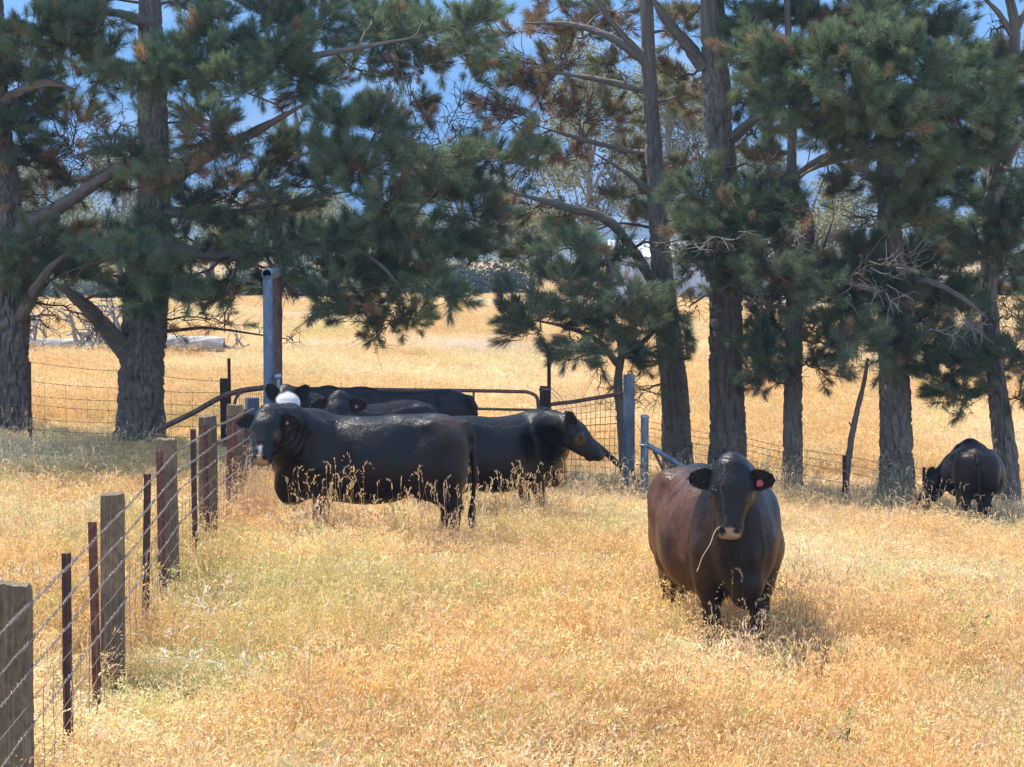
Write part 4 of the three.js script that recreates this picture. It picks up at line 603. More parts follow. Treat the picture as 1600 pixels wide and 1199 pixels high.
// rails and stays of the corner left of the pipe frame
{
  const b = onGround(351, 30.2), f = thing('corner_brace', 'long pipe stay sloping down from the corner post towards the big pine', 'brace', b);
  const m = new MB(); m.tube(curve([at(246, 672, 30.2), at(300, 646, 30.2), at(345, 621, 30.2), at(372, 612, 30.2), at(412, 606, 30)], 30), 0.037, 12); part('stay_pipe', rel(m, b), pipeMat, f);
  const m2 = new MB(); m2.tube([at(280, 716, 29.8), at(345, 690, 29.8), at(400, 668, 29.8)], 0.03, 10); part('lower_stay', rel(m2, b), bluePaintMat, f);
  const m3 = new MB(); m3.tube(curve([at(378, 612, 30.1), at(370, 620, 30.1), at(365, 640, 30.1), at(367, 690, 30.1), at(368, 726, 30.1)], 16), 0.022, 8); part('bent_pipe', rel(m3, b), pipeMat, f);
  const g = part('netting', new THREE.BufferGeometry(), rustWireMat, f, 'stuff'); const n = new MB(); for (let px = 374; px < 412; px += 3.4) n.tube([at(px, 613, 30), at(px, 700, 30)], 0.0024, 4, null, false); for (let py = 616; py < 700; py += 9) n.tube([at(372, py, 30), at(412, py, 30)], 0.0024, 4, null, false); g.geometry = rel(n, b);
}
function pipePost(name, label, px, D, topPy, r, mat, extra) { const p = onGround(px, D), h = EYE - (topPy - HORIZON) / perMetre(D) - p.y, g = thing(name, label, 'post', p); const m = new MB(); m.tube([V(0, -0.3, 0), V(0, h * 0.5, 0), V(0, h, 0)], r, 20); part('pipe', m.geo(), mat, g); if (extra) extra(g, h, p); return g; }
function boxPost(name, label, px, D, topPy, w, mat, lean = 0) { const p = onGround(px, D), h = EYE - (topPy - HORIZON) / perMetre(D) - p.y, g = thing(name, label, 'post', p); const sh = new THREE.Shape(); const r = 0.012, q = w / 2; sh.moveTo(-q + r, -q); sh.lineTo(q - r, -q); sh.quadraticCurveTo(q, -q, q, -q + r); sh.lineTo(q, q - r); sh.quadraticCurveTo(q, q, q - r, q); sh.lineTo(-q + r, q); sh.quadraticCurveTo(-q, q, -q, q - r); sh.lineTo(-q, -q + r); sh.quadraticCurveTo(-q, -q, -q + r, -q); const ge = new THREE.ExtrudeGeometry(sh, { depth: h + 0.3, bevelEnabled: true, bevelSize: 0.003, bevelThickness: 0.003, bevelSegments: 2 }); ge.rotateX(-Math.PI / 2); ge.translate(0, -0.3, 0); const o = part('steel_tube', ge, mat, g); o.rotation.y = 0.35; o.rotation.z = lean; return g; }
{ // tall pipe frame: two uprights joined by a cross pipe whose open end faces the viewer
  const D1 = 28.4, D2 = 30.4, p = onGround(419, D1), g = thing('pipe_frame', 'tall galvanised pipe frame with an open pipe end on top, behind the side-on cow', 'frame', p);
  const top = at(419, 428, D1), back = onGround(433, D2), y = top.y; const rp = 0.066;
  const m = new MB(); m.tube([V(0, -0.3, 0), V(0, (y - p.y) * 0.5, 0), V(0, y - p.y - 0.02, 0)], rp, 24, null, true, 1.4); part('front_upright', m.geo(), std({ map: galvTex, color: rgb(0.42, 0.52, 0.66), roughness: 0.5, metalness: 0.25 }), g);
  const m2 = new MB(), bx = back.x - p.x, bz = back.z - p.z; m2.tube([V(bx, back.y - p.y - 0.3, bz), V(bx, 1, bz), V(bx, y - p.y - 0.02, bz)], rp, 24, null, true, 1.4); part('back_upright', m2.geo(), pipeMat, g);
  // hollow cross pipe
  const a = V(0, y - p.y, 0.13), e = V(bx, y - p.y, bz - 0.1), ax = e.clone().sub(a).normalize(), L = e.distanceTo(a), lat = new THREE.LatheGeometry([[0.056, 0], [0.068, 0], [0.068, L], [0.056, L], [0.056, 0]].map(q => new THREE.Vector2(...q)), 28), cp = part('cross_pipe', lat, galvMat, g); cp.position.copy(a); cp.quaternion.setFromUnitVectors(V(0, 1, 0), ax);
  const rail = new MB(); rail.tube([V(-0.02, y - p.y - 0.08, -0.06), V(-0.35, y - p.y - 0.1, -0.1)], 0.045, 14); 
  const cl = new MB(); cl.tube([V(0.09, 1.36, 0.05), V(0.17, 1.38, 0.05)], 0.035, 12); cl.tube([V(0.13, 1.2, 0.05), V(0.13, 1.37, 0.05)], 0.022, 10); part('hinge_clamp', cl.geo(), galvMat, g);
}
function bluePaintGalv() { return bluePaintGalv.m ??= std({ map: galvTex, color: rgb(0.52, 0.57, 0.64), roughness: 0.5, metalness: 0.25 }); }
boxPost('square_post', 'short blue square steel post at the end of the near fence', 393, 26.6, 622, 0.14, bluePaintMat);
boxPost('square_post', 'tall blue square steel post right of the wire mesh panel', 984, 29.0, 586, 0.115, bluePaintMat, 0.004);
pipePost('round_post', 'short galvanised round post with a cap and clamp, next to the tall blue square post', 1008, 28.8, 651, 0.052, bluePaintGalv(), (g, h, p) => {
  const c = new THREE.LatheGeometry([[0, 0.022], [0.035, 0.018], [0.056, 0.004], [0.058, -0.02], [0.053, -0.02]].map(q => new THREE.Vector2(...q)), 24), o = part('cap', c, galvMat, g); o.position.y = h + 0.002;
  const r = part('clamp', new THREE.TorusGeometry(0.056, 0.013, 8, 24), galvMat, g); r.rotation.x = Math.PI / 2; r.position.y = h - 0.37;
  const m = new MB(), q = at(1075, 734, 28.6); m.tube([V(0.04, h - 0.37, 0.02), V(q.x - p.x, q.y - p.y, q.z - p.z)], 0.034, 14); part('brace_pipe', m.geo(), bluePaintGalv(), g);
  const m2 = new MB(), q2 = at(1040, 742, 28.7); m2.tube([V(0.12, h - 0.45, 0.0), V(q2.x - p.x, q2.y - p.y, q2.z - p.z)], 0.02, 10); part('brace_rod', m2.geo(), pipeMat, g);
});
{ const p = onGround(852, 29.9), h = EYE - (604 - HORIZON) / perMetre(29.9) - p.y, g = thing('gate_post', 'dark wooden gate post bound with wire at the gate end', 'post', p); part('timber', postGeo(93, 0.12, 0.12, h, 0.3), darkWoodMat, g); const m = new MB(), R = rng(8); for (const y0 of [h - 0.05, h - 0.30, h - 0.36]) { const pts = []; for (let k = 0; k <= 40; k++) { const a = k / 40 * 6.283 * 2; pts.push(V(Math.cos(a) * 0.083, y0 + 0.012 * Math.sin(a * 1.7) + k * 0.0006, Math.sin(a) * 0.083)); } m.tube(pts, 0.005, 5, null, false); } part('tie_wire', m.geo(), wireMat, g); }
{ const p = onGround(858, 30.05), h = EYE - (548 - HORIZON) / perMetre(30.05) - p.y, g = thing('steel_stake', 'tall thin steel stake standing above the gate post', 'post', p); part('star_bar', starGeo(h), darkRustMat, g); }
{ // tubular gate with rounded corner
  const D = 29.6, b = onGround(842, D), g = thing('tubular_gate', 'long brown tubular steel gate with a rounded corner, behind the cattle', 'gate', b);
  const rails = [['frame', [[440, 607], [640, 609.5], [800, 612], [826, 613.5], [838, 620], [841, 632], [841, 655], [841, 700], [836, 752]], 0.024], ['rail', [[440, 633], [640, 637], [838, 641]], 0.018], ['rail', [[440, 664], [640, 668], [838, 672]], 0.018], ['rail', [[440, 700], [640, 704], [838, 708]], 0.018]];
  for (const [n, pts, r] of rails) { const m = new MB(); m.tube(n === 'frame' ? curve(pts.map(q => at(q[0], q[1], D)), 60) : pts.map(q => at(q[0], q[1], D)), r, 12); part(n, rel(m, b), pipeMat, g); }
  for (const px of [520, 630, 740]) { const m = new MB(); m.tube([at(px, 611, D + 0.02), at(px, 740, D + 0.02)], 0.015, 8); part('upright', rel(m, b), pipeMat, g); }
  for (let px = 460; px < 838; px += 26) { const m = new MB(); m.tube([at(px, 640, D + 0.03), at(px, 745, D + 0.03)], 0.0026, 4, null, false); part('mesh_wire', rel(m, b), rustWireMat, g); }
  const hm = new MB(); hm.tube([at(841, 652, D), at(850, 652, D + 0.1)], 0.02, 8); part('hinge', rel(hm, b), galvMat, g);
}
{ // wire mesh panel between the gate post and the tall square post
  const b = onGround(975, 29.2), g = thing('mesh_panel', 'leaning steel framed panel of square wire mesh between gate post and blue post', 'gate', b), R = rng(77);
  const TL = at(861, 632, 29.8), TR = at(978, 614, 29.2), BL = at(868, 765, 29.8), BR = at(976, 778, 29.2);
  const m = new MB(); m.tube([TL, TL.clone().lerp(TR, 0.3).add(V(0, -0.012, 0)), TR], 0.027, 12); part('top_rail', rel(m, b), pipeMat, g);
  const pt = (u, v) => { const p = TL.clone().lerp(TR, u), q = BL.clone().lerp(BR, u); p.lerp(q, v); p.x += 0.03 * Math.sin(v * 5 + u * 3) * v; p.z += 0.05 * Math.sin(u * 6 + v * 4); return p; };
  for (let i = 0; i <= 15; i++) { const n = new MB(), pts = []; for (let k = 0; k <= 12; k++) pts.push(pt(i / 15 + 0.006 * (R() - 0.5), k / 12)); n.tube(pts, 0.0033, 4, null, false); part('mesh_wire', rel(n, b), rustWireMat, g); }
  for (let i = 1; i <= 14; i++) { const n = new MB(), pts = []; for (let k = 0; k <= 12; k++) pts.push(pt(k / 12, i / 14 * 1.0 + 0.004 * (R() - 0.5))); n.tube(pts, i % 5 === 4 ? 0.0055 : 0.0033, 4, null, false); part('mesh_wire', rel(n, b), rustWireMat, g); }
  const s = new MB(); s.tube([at(900, 668, 29.9), at(945, 706, 29.7), at(1004, 762, 29.4)], 0.038, 10); part('diagonal_stay', rel(s, b), darkWoodMat, g);
}
{ // small wire panel right of the round post
  const b = onGround(1015, 28.3), g = thing('wire_panel', 'small bent wire panel leaning behind the round galvanised post', 'wire panel', b);
  for (const [x0, y0, x1, y1] of [[990, 726, 1026, 729], [990, 742, 1032, 744], [988, 757, 1044, 758], [986, 770, 1040, 772], [1000, 726, 1003, 778], [1026, 729, 1035, 776], [1044, 720, 1043, 770]]) { const m = new MB(); m.tube([at(x0, y0, 28.5), at((x0 + x1) / 2 + 1, (y0 + y1) / 2, 28.5), at(x1, y1, 28.5)], 0.006, 6); part('wire', rel(m, b), rustWireMat, g); }
}
{ // loose wires at the top of the gate corner
  const b = at(862, 640, 29.7), R = rng(31), g = thing('loose_wires', 'loose curling wire ends hanging off the tall blue square post', 'wire', b);
  for (const q of [[[990, 610], [1004, 620], [1018, 632]], [[988, 622], [998, 628], [1006, 634]], [[988, 640], [1000, 637], [1010, 642]], [[988, 655], [998, 668], [1006, 690]], [[860, 606], [874, 618], [890, 640]], [[860, 612], [872, 624], [884, 644]]]) { const m = new MB(); m.tube(curve(q.map(p => at(p[0], p[1], 29.1 + (p[0] < 950 ? 0.75 : 0))), 10), 0.004, 5); part('wire', rel(m, b), rustWireMat, g); }
}
{ // leaning dead pole
  const D = 30.6, b = onGround(1319, D), g = thing('dead_pole', 'leaning dead grey pole propped on the fence between two pines', 'pole', b), pts = [b.clone().add(V(0, -0.1, 0)), at(1324, 740, D), at(1330, 690, D), at(1339, 645, D), at(1351, 594, D), at(1356, 560, D)];
  part('stem', trunkGeo(pts, [0.042, 0.042, 0.044, 0.038, 0.03, 0.02], 88, 24, 0.03, 0.1, b), barkMat, g);
  const m = new MB(); m.tube([at(1332, 668, D), at(1327, 660, D - 0.05)], [0.018, 0.01], 6, [0.12, 0.1, 0.08]); part('branch_stub', rel(m, b), twigMat, g);
}
{ // fallen dead tree in the field
  const D = 62, b = onGround(200, D), g = thing('fallen_log', 'fallen grey dead tree with tangled bleached branches in the field at left', 'log', b), R = rng(19);
  const P = px => { const p = onGround(px, D); return p; };
  const gm = std({ vertexColors: true, roughness: 0.9 });
  const pts = [[10, -3], [90, 0], [180, -1], [270, -4], [350, -2]].map(([px, d]) => { const q = at(px, 541 + d, D); q.y = Math.max(q.y, groundY(q.x, q.z) + 0.1); return q; });
  const tg = trunkGeo(pts, [0.17, 0.2, 0.21, 0.21, 0.2], 5, 24, 0.12, 0, b); const c = tg.attributes.color; for (let i = 0; i < c.count; i++) { const k = 0.9 + 1.1 * c.getX(i) / 0.15; c.setXYZ(i, 0.19 * k, 0.172 * k, 0.155 * k); } part('log', tg, gm, g);
  const br = (a, d, L, r, depth) => { const m = new MB(), pts = [a.clone()]; let p = a.clone(), v = d.clone(); for (let k = 0; k < 5; k++) { v.add(V(R() - 0.5, R() - 0.5, R() - 0.5).multiplyScalar(0.6)).normalize(); p = p.clone().addScaledVector(v, L / 5); p.y = Math.max(p.y, groundY(p.x, p.z) + 0.02); pts.push(p); } const k = 0.12 + 0.26 * R(); m.tube(pts, pts.map((_, i) => lerp(r, r * 0.35, i / 5)), 6, [k, k * 0.95, k * 0.9]); part('dead_branch', rel(m, b), gm, g); if (depth) for (let q = 0; q < 3; q++) br(pts[2 + q], V(R() - 0.5, R() * 0.8 - 0.1, R() - 0.5), L * 0.6, r * 0.6, depth - 1); };
  for (let k = 0; k < 24; k++) { const px = 25 + R() * 180; br(at(px, 540 - R() * 8, D - 0.3 + 0.6 * R()), V(R() - 0.6, 0.15 + 0.65 * R(), R() - 0.3), 0.6 + 0.8 * R(), 0.035 + 0.05 * R() * R(), 1); }
  br(at(120, 535, D - 0.3), V(-0.5, 0.9, 0), 0.9, 0.07, 1); br(at(345, 541, D), V(1, 0.15, 0.2), 0.9, 0.07, 1);
}
// ---------------------------------------------------------------- beyond the field
const leafMat = new THREE.MeshPhysicalMaterial({ roughness: 1, side: THREE.DoubleSide, transmission: 0.5, thickness: 0 });
function leafClump(seed, n, r, s) { const R = rng(seed), m = new MB(); for (let k = 0; k < n; k++) { let q; do q = V(R() * 2 - 1, R() * 2 - 1, R() * 2 - 1); while (q.lengthSq() > 1); q.multiplyScalar(r); const a = V(R() - 0.5, R() - 0.7, R() - 0.5).normalize(), b = a.clone().cross(V(R() - 0.5, R() - 0.5, R() - 0.5)).normalize(), n2 = a.clone().cross(b), L = s * (0.7 + 0.6 * R()), w = L * 0.3; const i = [q, q.clone().addScaledVector(a, L * 0.5).addScaledVector(b, w), q.clone().addScaledVector(a, L), q.clone().addScaledVector(a, L * 0.5).addScaledVector(b, -w)].map(p => m.v(p.x, p.y, p.z, n2.x, n2.y, n2.z)); m.t(i[0], i[2], i[1]); m.t(i[0], i[3], i[2]); } return m.geo(); }
const clumpGeos = [leafClump(1, 30, 0.6, 0.2), leafClump(2, 24, 0.6, 0.22)];
function farTree(px, D, topPy, wpx, seed, label, tone, category = 'tree') {
  const R = rng(seed), b = onGround(px, D), s = perMetre(D), H = Math.max(1.2, EYE - (topPy - HORIZON) / s - b.y), W = wpx / s / 2;
  const g = thing(category === 'tree' ? 'field_tree' : 'scrub_bush', label, category, b, category === 'tree' ? 'trees at the far edge of the field' : 'scrub along the far edge of the field');
  const tk = new MB(), col = [0.2, 0.165, 0.13], ends = [];
  tk.tube(curve([V(0, -0.2, 0), V(0.1 * W * (R() - 0.5), H * 0.3, 0), V(0.3 * W * (R() - 0.5), H * 0.75, 0)], 8), [0.28, 0.26, 0.24, 0.22, 0.19, 0.16, 0.13, 0.1, 0.06].map(r => r * Math.min(1, H / 9)), 9, col);
  const lobes = Math.round(5 + H * 0.9);
  for (let k = 0; k < lobes; k++) { const t = 0.28 + 0.72 * R(), a = R() * 6.283, w = W * Math.sqrt(Math.max(0.1, 1 - ((t - 0.5) / 0.55) ** 2)) * (0.35 + 0.55 * R()); const e = V(Math.cos(a) * w, H * t * 0.93, Math.sin(a) * w); ends.push(e); tk.tube([V(0, H * t * 0.5, 0), e.clone().multiplyScalar(0.6).add(V(0, H * t * 0.12, 0)), e], [0.09, 0.06, 0.02].map(r => r * Math.min(1, H / 8)), 5, col, false); }
  part('trunk', tk.geo(), twigMat, g);
  const per = Math.round(14 + 5 * W), im = clumpGeos.map(ge => { const q = new THREE.InstancedMesh(ge, leafMat, Math.ceil(lobes * per / 2)); q.name = 'crown'; q.userData.kind = 'stuff'; q.castShadow = q.receiveShadow = true; g.add(q); return q; }), cnt = [0, 0], mt = new THREE.Matrix4(), qn = new THREE.Quaternion(), c = new THREE.Color();
  for (const e of ends) for (let k = 0; k < per; k++) { const w = cnt[0] <= cnt[1] ? 0 : 1; if (cnt[w] >= im[w].count) continue; let q; do q = V(R() * 2 - 1, R() * 2 - 1, R() * 2 - 1); while (q.lengthSq() > 1); const rr = Math.min(W * 0.5, 1.5), sc = 0.6 + 0.7 * R(), v = 0.65 + 0.7 * R(); qn.setFromEuler(new THREE.Euler(R() * 6, R() * 6, R() * 6)); mt.compose(V(e.x + q.x * rr, Math.max(0.3, e.y + q.y * rr * 0.7), e.z + q.z * rr), qn, V(sc, sc, sc)); im[w].setMatrixAt(cnt[w], mt); im[w].setColorAt(cnt[w]++, c.setRGB(tone[0] * v, tone[1] * v, tone[2] * v)); }
  im.forEach((q, w) => { q.count = cnt[w]; });
  return g;
}
const OLIVE = [0.21, 0.19, 0.05], SAGE = [0.15, 0.165, 0.075], DARK = [0.08, 0.10, 0.06];
[[60, 150, 250, 190, OLIVE, 'olive field tree glimpsed left of the big pine, under the long limb'], [190, 165, 230, 140, OLIVE, 'olive field tree hidden mostly by the big furrowed pine trunk'], [330, 150, 285, 170, OLIVE, 'sunlit olive field tree between the big pine and the pipe frame'], [480, 160, 300, 150, OLIVE, 'sunlit olive field tree above the pipe frame'], [610, 155, 330, 130, SAGE, 'low sage-green field tree behind the hanging pine boughs'], [720, 145, 215, 170, SAGE, 'rounded sage-green field tree in the gap between the two groups of pines'], [830, 150, 300, 130, OLIVE, 'small yellow-green field tree left of the leaning slender pine'], [920, 140, 40, 190, OLIVE, 'tall yellow-green field tree behind the slender leaning pine'], [1040, 150, 60, 150, OLIVE, 'tall yellow-green field tree between the slender and the straight pine'], [1180, 155, 200, 150, SAGE, 'grey-green field tree right of the straight tall pine'], [1300, 145, 280, 160, OLIVE, 'yellow-green field tree in the gap above the dead pole'], [1440, 160, 300, 170, SAGE, 'grey-green field tree behind the stout pine crown'], [1560, 150, 60, 130, OLIVE, 'tall yellow-green field tree at the upper right corner']].forEach(([px, D, ty, w, tone, label], i) => farTree(px, D, ty, w, 300 + i * 13, label, tone));
[[30, 'dark scrub bush left of the fallen log'], [130, 'dark scrub bush above the fallen log'], [260, 'dark scrub bush right of the big pine trunk, far off'], [390, 'dark scrub bush just left of the pipe frame, far off'], [480, 'dark scrub bush just right of the pipe frame, far off'], [590, 'dark scrub bush behind the hanging pine bough tips'], [690, 'dark scrub bush beside the gap between the pine groups'], [770, 'dark scrub bush left of the young pine'], [1200, 'dark scrub bush right of the shed'], [1310, 'dark scrub bush behind the top of the dead pole'], [1430, 'dark scrub bush right of the stout pine, far off'], [1585, 'dark scrub bush at the right edge, far off']].forEach(([px, label], i) => farTree(px, 138 + (i * 7) % 13, 436 + (i * 11) % 14, 110 + (i * 17) % 40, 500 + i * 7, label, DARK, 'bush'));
{ // corrugated shed beyond the field
  const D = 134, b = onGround(1075, D), g = thing('farm_shed', 'pale grey corrugated shed showing between the slender and straight pines', 'shed', b), s = perMetre(D);
  const W = 9.2, Dp = 6, Hw = 2.6, wall = std({ color: rgb(0.42, 0.45, 0.49), roughness: 0.5, metalness: 0.2 }), roof = std({ color: rgb(0.5, 0.52, 0.54), roughness: 0.45, metalness: 0.3 });
  const sheet = (w, h, pitch = 0.28) => { const m = new MB(), n = Math.round(w / pitch * 6); for (let i = 0; i <= n; i++) { const x = -w / 2 + w * i / n, z = 0.03 * Math.sin(x / pitch * 6.283), nx = -0.67 * Math.cos(x / pitch * 6.283); for (const y of [0, h]) m.v(x, y, z, nx, 0, 1); } for (let i = 0; i < n; i++) { const q = i * 2; m.t(q, q + 2, q + 1); m.t(q + 1, q + 2, q + 3); } return m.geo(); };
  for (const [w, x, z, ry] of [[W, 0, Dp / 2, 0], [W, 0, -Dp / 2, Math.PI], [Dp, -W / 2, 0, -Math.PI / 2], [Dp, W / 2, 0, Math.PI / 2]]) { const o = part('wall', sheet(w, Hw + (ry && Math.abs(ry) < 3 ? 0.0 : 0)), wall, g); o.position.set(x, -0.1, z); o.rotation.y = ry; }
  const rl = Math.hypot(Dp / 2 + 0.3, 1.0); for (const d of [1, -1]) { const o = part('roof_sheet', sheet(W + 0.5, rl), roof, g); o.position.set(0, Hw - 0.13, d * (Dp / 2 + 0.3)); o.rotation.set(-d * (Math.PI / 2 - Math.atan2(1.0, Dp / 2 + 0.3)), 0, 0); }
  const gs = new THREE.Shape(); gs.moveTo(-Dp / 2, 0); gs.lineTo(Dp / 2, 0); gs.lineTo(0, 0.9); gs.closePath(); for (const d of [1, -1]) { const o = part('gable', new THREE.ExtrudeGeometry(gs, { depth: 0.04, bevelEnabled: false }), wall, g); o.rotation.y = Math.PI / 2; o.position.set(d * W / 2 - 0.02, Hw - 0.1, 0); }
  const dr = part('door', new THREE.BoxGeometry(2.2, 2.2, 0.06), std({ color: rgb(0.25, 0.28, 0.32), roughness: 0.6 }), g); dr.position.set(-2, 1.0, Dp / 2 + 0.06);
}
// ---------------------------------------------------------------- grass
const grassMat = new THREE.MeshPhysicalMaterial({ roughness: 1, side: THREE.DoubleSide, transmission: 0.35, thickness: 0, vertexColors: true });
// one clump: blades and seed stalks, in metres
function grassClump(seed, blades, stalks, rad, headKind, hgt = 0.33) {
  const R = rng(seed), m = new MB();
  const strip = (o, dir, H, bend, w, c0, c1, segs) => { const s = V(-dir.z, 0, dir.x); let pl, pr; for (let i = 0; i <= segs; i++) { const t = i / segs, p = V(o.x + dir.x * bend * t * t, H * (t - 0.35 * Math.abs(bend) * t * t), o.z + dir.z * bend * t * t), ww = w * (1 - t * 0.85), c = c0.map((q, k) => lerp(q, c1[k], t)), n = dir.clone().multiplyScalar(-0.8).add(V(0, 0.5, 0)).normalize(); const a = m.v(p.x - s.x * ww, p.y, p.z - s.z * ww, n.x, n.y, n.z, c), b = m.v(p.x + s.x * ww, p.y, p.z + s.z * ww, n.x, n.y, n.z, c); if (i) { m.t(pl, pr, b); m.t(pl, b, a); } pl = a; pr = b; } };
  for (let k = 0; k < blades; k++) { const a = R() * 6.283, r = rad * Math.sqrt(R()), d = R() * 6.283, v = 0.75 + 0.5 * R(); strip(V(Math.cos(a) * r, 0, Math.sin(a) * r), V(Math.cos(d), 0, Math.sin(d)), hgt * (0.5 + 0.4 * R()), 0.02 + 0.13 * R(), 0.0036, [0.85 * v, 0.9 * v, 0.9 * v], [1.0 * v, 0.98 * v, 0.9 * v], 3); }
  for (let k = 0; k < stalks; k++) {
    const a = R() * 6.283, r = rad * Math.sqrt(R()), d = R() * 6.283, dir = V(Math.cos(d), 0, Math.sin(d)), o = V(Math.cos(a) * r, 0, Math.sin(a) * r), H = hgt * (0.66 + 0.34 * R()), bend = hgt * (0.06 + 0.22 * R()), v = 0.85 + 0.35 * R();
    strip(o, dir, H, bend, 0.0026, [0.9, 0.88, 0.8], [1.05 * v, 1.0 * v, 0.9 * v], 3);
    // seed head: a drooping spray of husks
    const tip = V(o.x + dir.x * bend, H * (1 - 0.35 * bend), o.z + dir.z * bend), droop = headKind === 1 ? 0.3 : 0.6 + 0.9 * R(), L = 0.06 + 0.05 * R(), n = headKind === 1 ? 9 : 8, pale = [1.28 * v, 1.38 * v, 1.6 * v];
    for (let i = 0; i < n; i++) {
      const t = i / (n - 1), an = Math.PI / 2 - droop * t * 1.9, p = V(tip.x + dir.x * L * t * Math.cos(an) * 0.9, tip.y + L * (t * Math.sin(an) * 0.75 + (t - t * t) * 0.5), tip.z + dir.z * L * t * Math.cos(an) * 0.9), w = 0.0044 * (1 - 0.4 * t) * (0.8 + 0.5 * R()), l = 0.021 * (0.8 + 0.5 * R());
      const q = R() * 6.283, out = V(Math.cos(q) * 0.5 + dir.x * Math.cos(an), Math.sin(an) + 0.25, Math.sin(q) * 0.5 + dir.z * Math.cos(an)).normalize(), s = out.clone().cross(V(R() - 0.5, R() - 0.5, R() - 0.5)).normalize(), nn = s.clone().cross(out), e = p.clone().addScaledVector(out, l), md = p.clone().addScaledVector(out, l * 0.45);
      const i0 = m.v(p.x, p.y, p.z, nn.x, nn.y, nn.z, pale), i1 = m.v(md.x + s.x * w, md.y + s.y * w, md.z + s.z * w, nn.x, nn.y, nn.z, pale), i2 = m.v(e.x, e.y, e.z, nn.x, nn.y, nn.z, pale), i3 = m.v(md.x - s.x * w, md.y - s.y * w, md.z - s.z * w, nn.x, nn.y, nn.z, pale); m.t(i0, i1, i2); m.t(i0, i2, i3);
    }
  }
  return m.geo();
}
// a patch of sward: many clumps grown together
function sward(seed, n, rad, geos, wmin, wmax) {
  const R = rng(seed), list = [], mt = new THREE.Matrix4(), qn = new THREE.Quaternion();
  for (let k = 0; k < n; k++) {
    const r = rad * Math.pow(R(), 0.62), a = R() * 6.283, g = geos[Math.floor(R() * geos.length)].clone(), w = lerp(wmin, wmax, R()), h = 0.58 + 0.85 * Math.pow(R(), 1.6);
    qn.setFromEuler(new THREE.Euler((R() - 0.5) * 0.3, R() * 6.283, (R() - 0.5) * 0.3)); g.applyMatrix4(mt.compose(V(Math.cos(a) * r, 0, Math.sin(a) * r), qn, V(w, h, w)));
    const c = g.attributes.color, v = 0.8 + 0.4 * R(), q = R() < 0.16 ? [0.75, 1.05, 0.8] : R() < 0.25 ? [1.08, 1.16, 1.4] : [1, 1, 1]; for (let i = 0; i < c.count; i++) c.setXYZ(i, c.getX(i) * v * q[0], c.getY(i) * v * q[1], c.getZ(i) * v * q[2]);
    list.push(g);
  }
  return mergeGeometries(list);
}
const tuftsNear = [grassClump(1, 12, 9, 0.10, 0), grassClump(2, 15, 6, 0.11, 0), grassClump(3, 10, 11, 0.10, 0), grassClump(4, 16, 5, 0.11, 1)];
const tuftsFar = [grassClump(7, 14, 10, 0.22, 0, 0.36), grassClump(8, 16, 8, 0.24, 0, 0.36)];
const clumps = [21, 22, 23, 24].map(q => sward(q, 115, 0.72, tuftsNear, 1.0, 1.45));
const wide = [31, 32, 33, 34].map(q => sward(q, 60, 1.25, tuftsFar, 1.3, 2.0));
const keepOut = [];   // thin the grass under trunks
// places about a metre apart, unevenly, over the ground between two distances
function spots(D0, D1, gap) { const R = rng(D0 * 100), out = []; for (let D = D0, j = 0; D < D1; D += gap * 0.87, j++) { const w = D * 0.245 + 1.6; for (let x = -w + (j % 2) * gap / 2; x < w; x += gap) out.push([x + (R() - 0.5) * gap * 0.55, D + (R() - 0.5) * gap * 0.55]); } return out; }
function grassField(name, label, geos, n, seed, place, fixed) {
  const R = rng(seed), lists = geos.map(() => []);
  if (typeof fixed === 'function') { const q = fixed; for (const sp of place) { R.spot = sp; lists[Math.floor(R() * geos.length)].push(q(R)); } }
  for (let k = 0; k < n; k++) { const q = place(R); if (q) lists[Math.floor(R() * geos.length)].push(q); }
  const mt = new THREE.Matrix4(), qn = new THREE.Quaternion(), c = new THREE.Color(); let total = 0;
  lists.forEach((li, k) => { const im = new THREE.InstancedMesh(geos[k], grassMat, li.length); im.name = numbered(name); im.castShadow = im.receiveShadow = true; tag(im, label, 'grass', null, 'stuff'); total += li.length; li.forEach(([x, z, h, w, col], i) => { qn.setFromEuler(new THREE.Euler((R() - 0.5) * 0.25, R() * 6.283, (R() - 0.5) * 0.25)); mt.compose(V(x, groundY(x, z) - 0.02, z), qn, V(w, h, w)); im.setMatrixAt(i, mt); im.setColorAt(i, c.setRGB(...col)); }); scene.add(im); });
  console.log(name, total);
}
const STRAW = [0.57, 0.322, 0.107], PALE = [0.63, 0.43, 0.20], GREEN = [0.38, 0.335, 0.085];
const mixc = (a, b, t) => a.map((q, i) => lerp(q, b[i], t));
function grassColour(x, D, R) {
  const px = 800 + x / D * FPX;
  let g = 0.55 * smooth(0.56, 0.74, fbm(x * 0.55 + 9, D * 0.4, 3.3, 3));
  g = Math.max(g, 0.95 * Math.exp(-(((x + 1.75 + 0.01 * D) / 0.6) ** 2)) * smooth(11.8, 13.2, D) * smooth(20, 15.5, D));
  let c = mixc(STRAW, PALE, clamp(smooth(0.42, 0.66, fbm(x * 0.9, D * 0.5, 8.8, 3)) * 0.8 + (R() - 0.5) * 0.4)); c = mixc(c, GREEN, clamp(g * (0.55 + 0.45 * R())));
  const v = 0.82 + 0.36 * R(); return c.map(q => q * v);
}
const RUNS = -2.75;
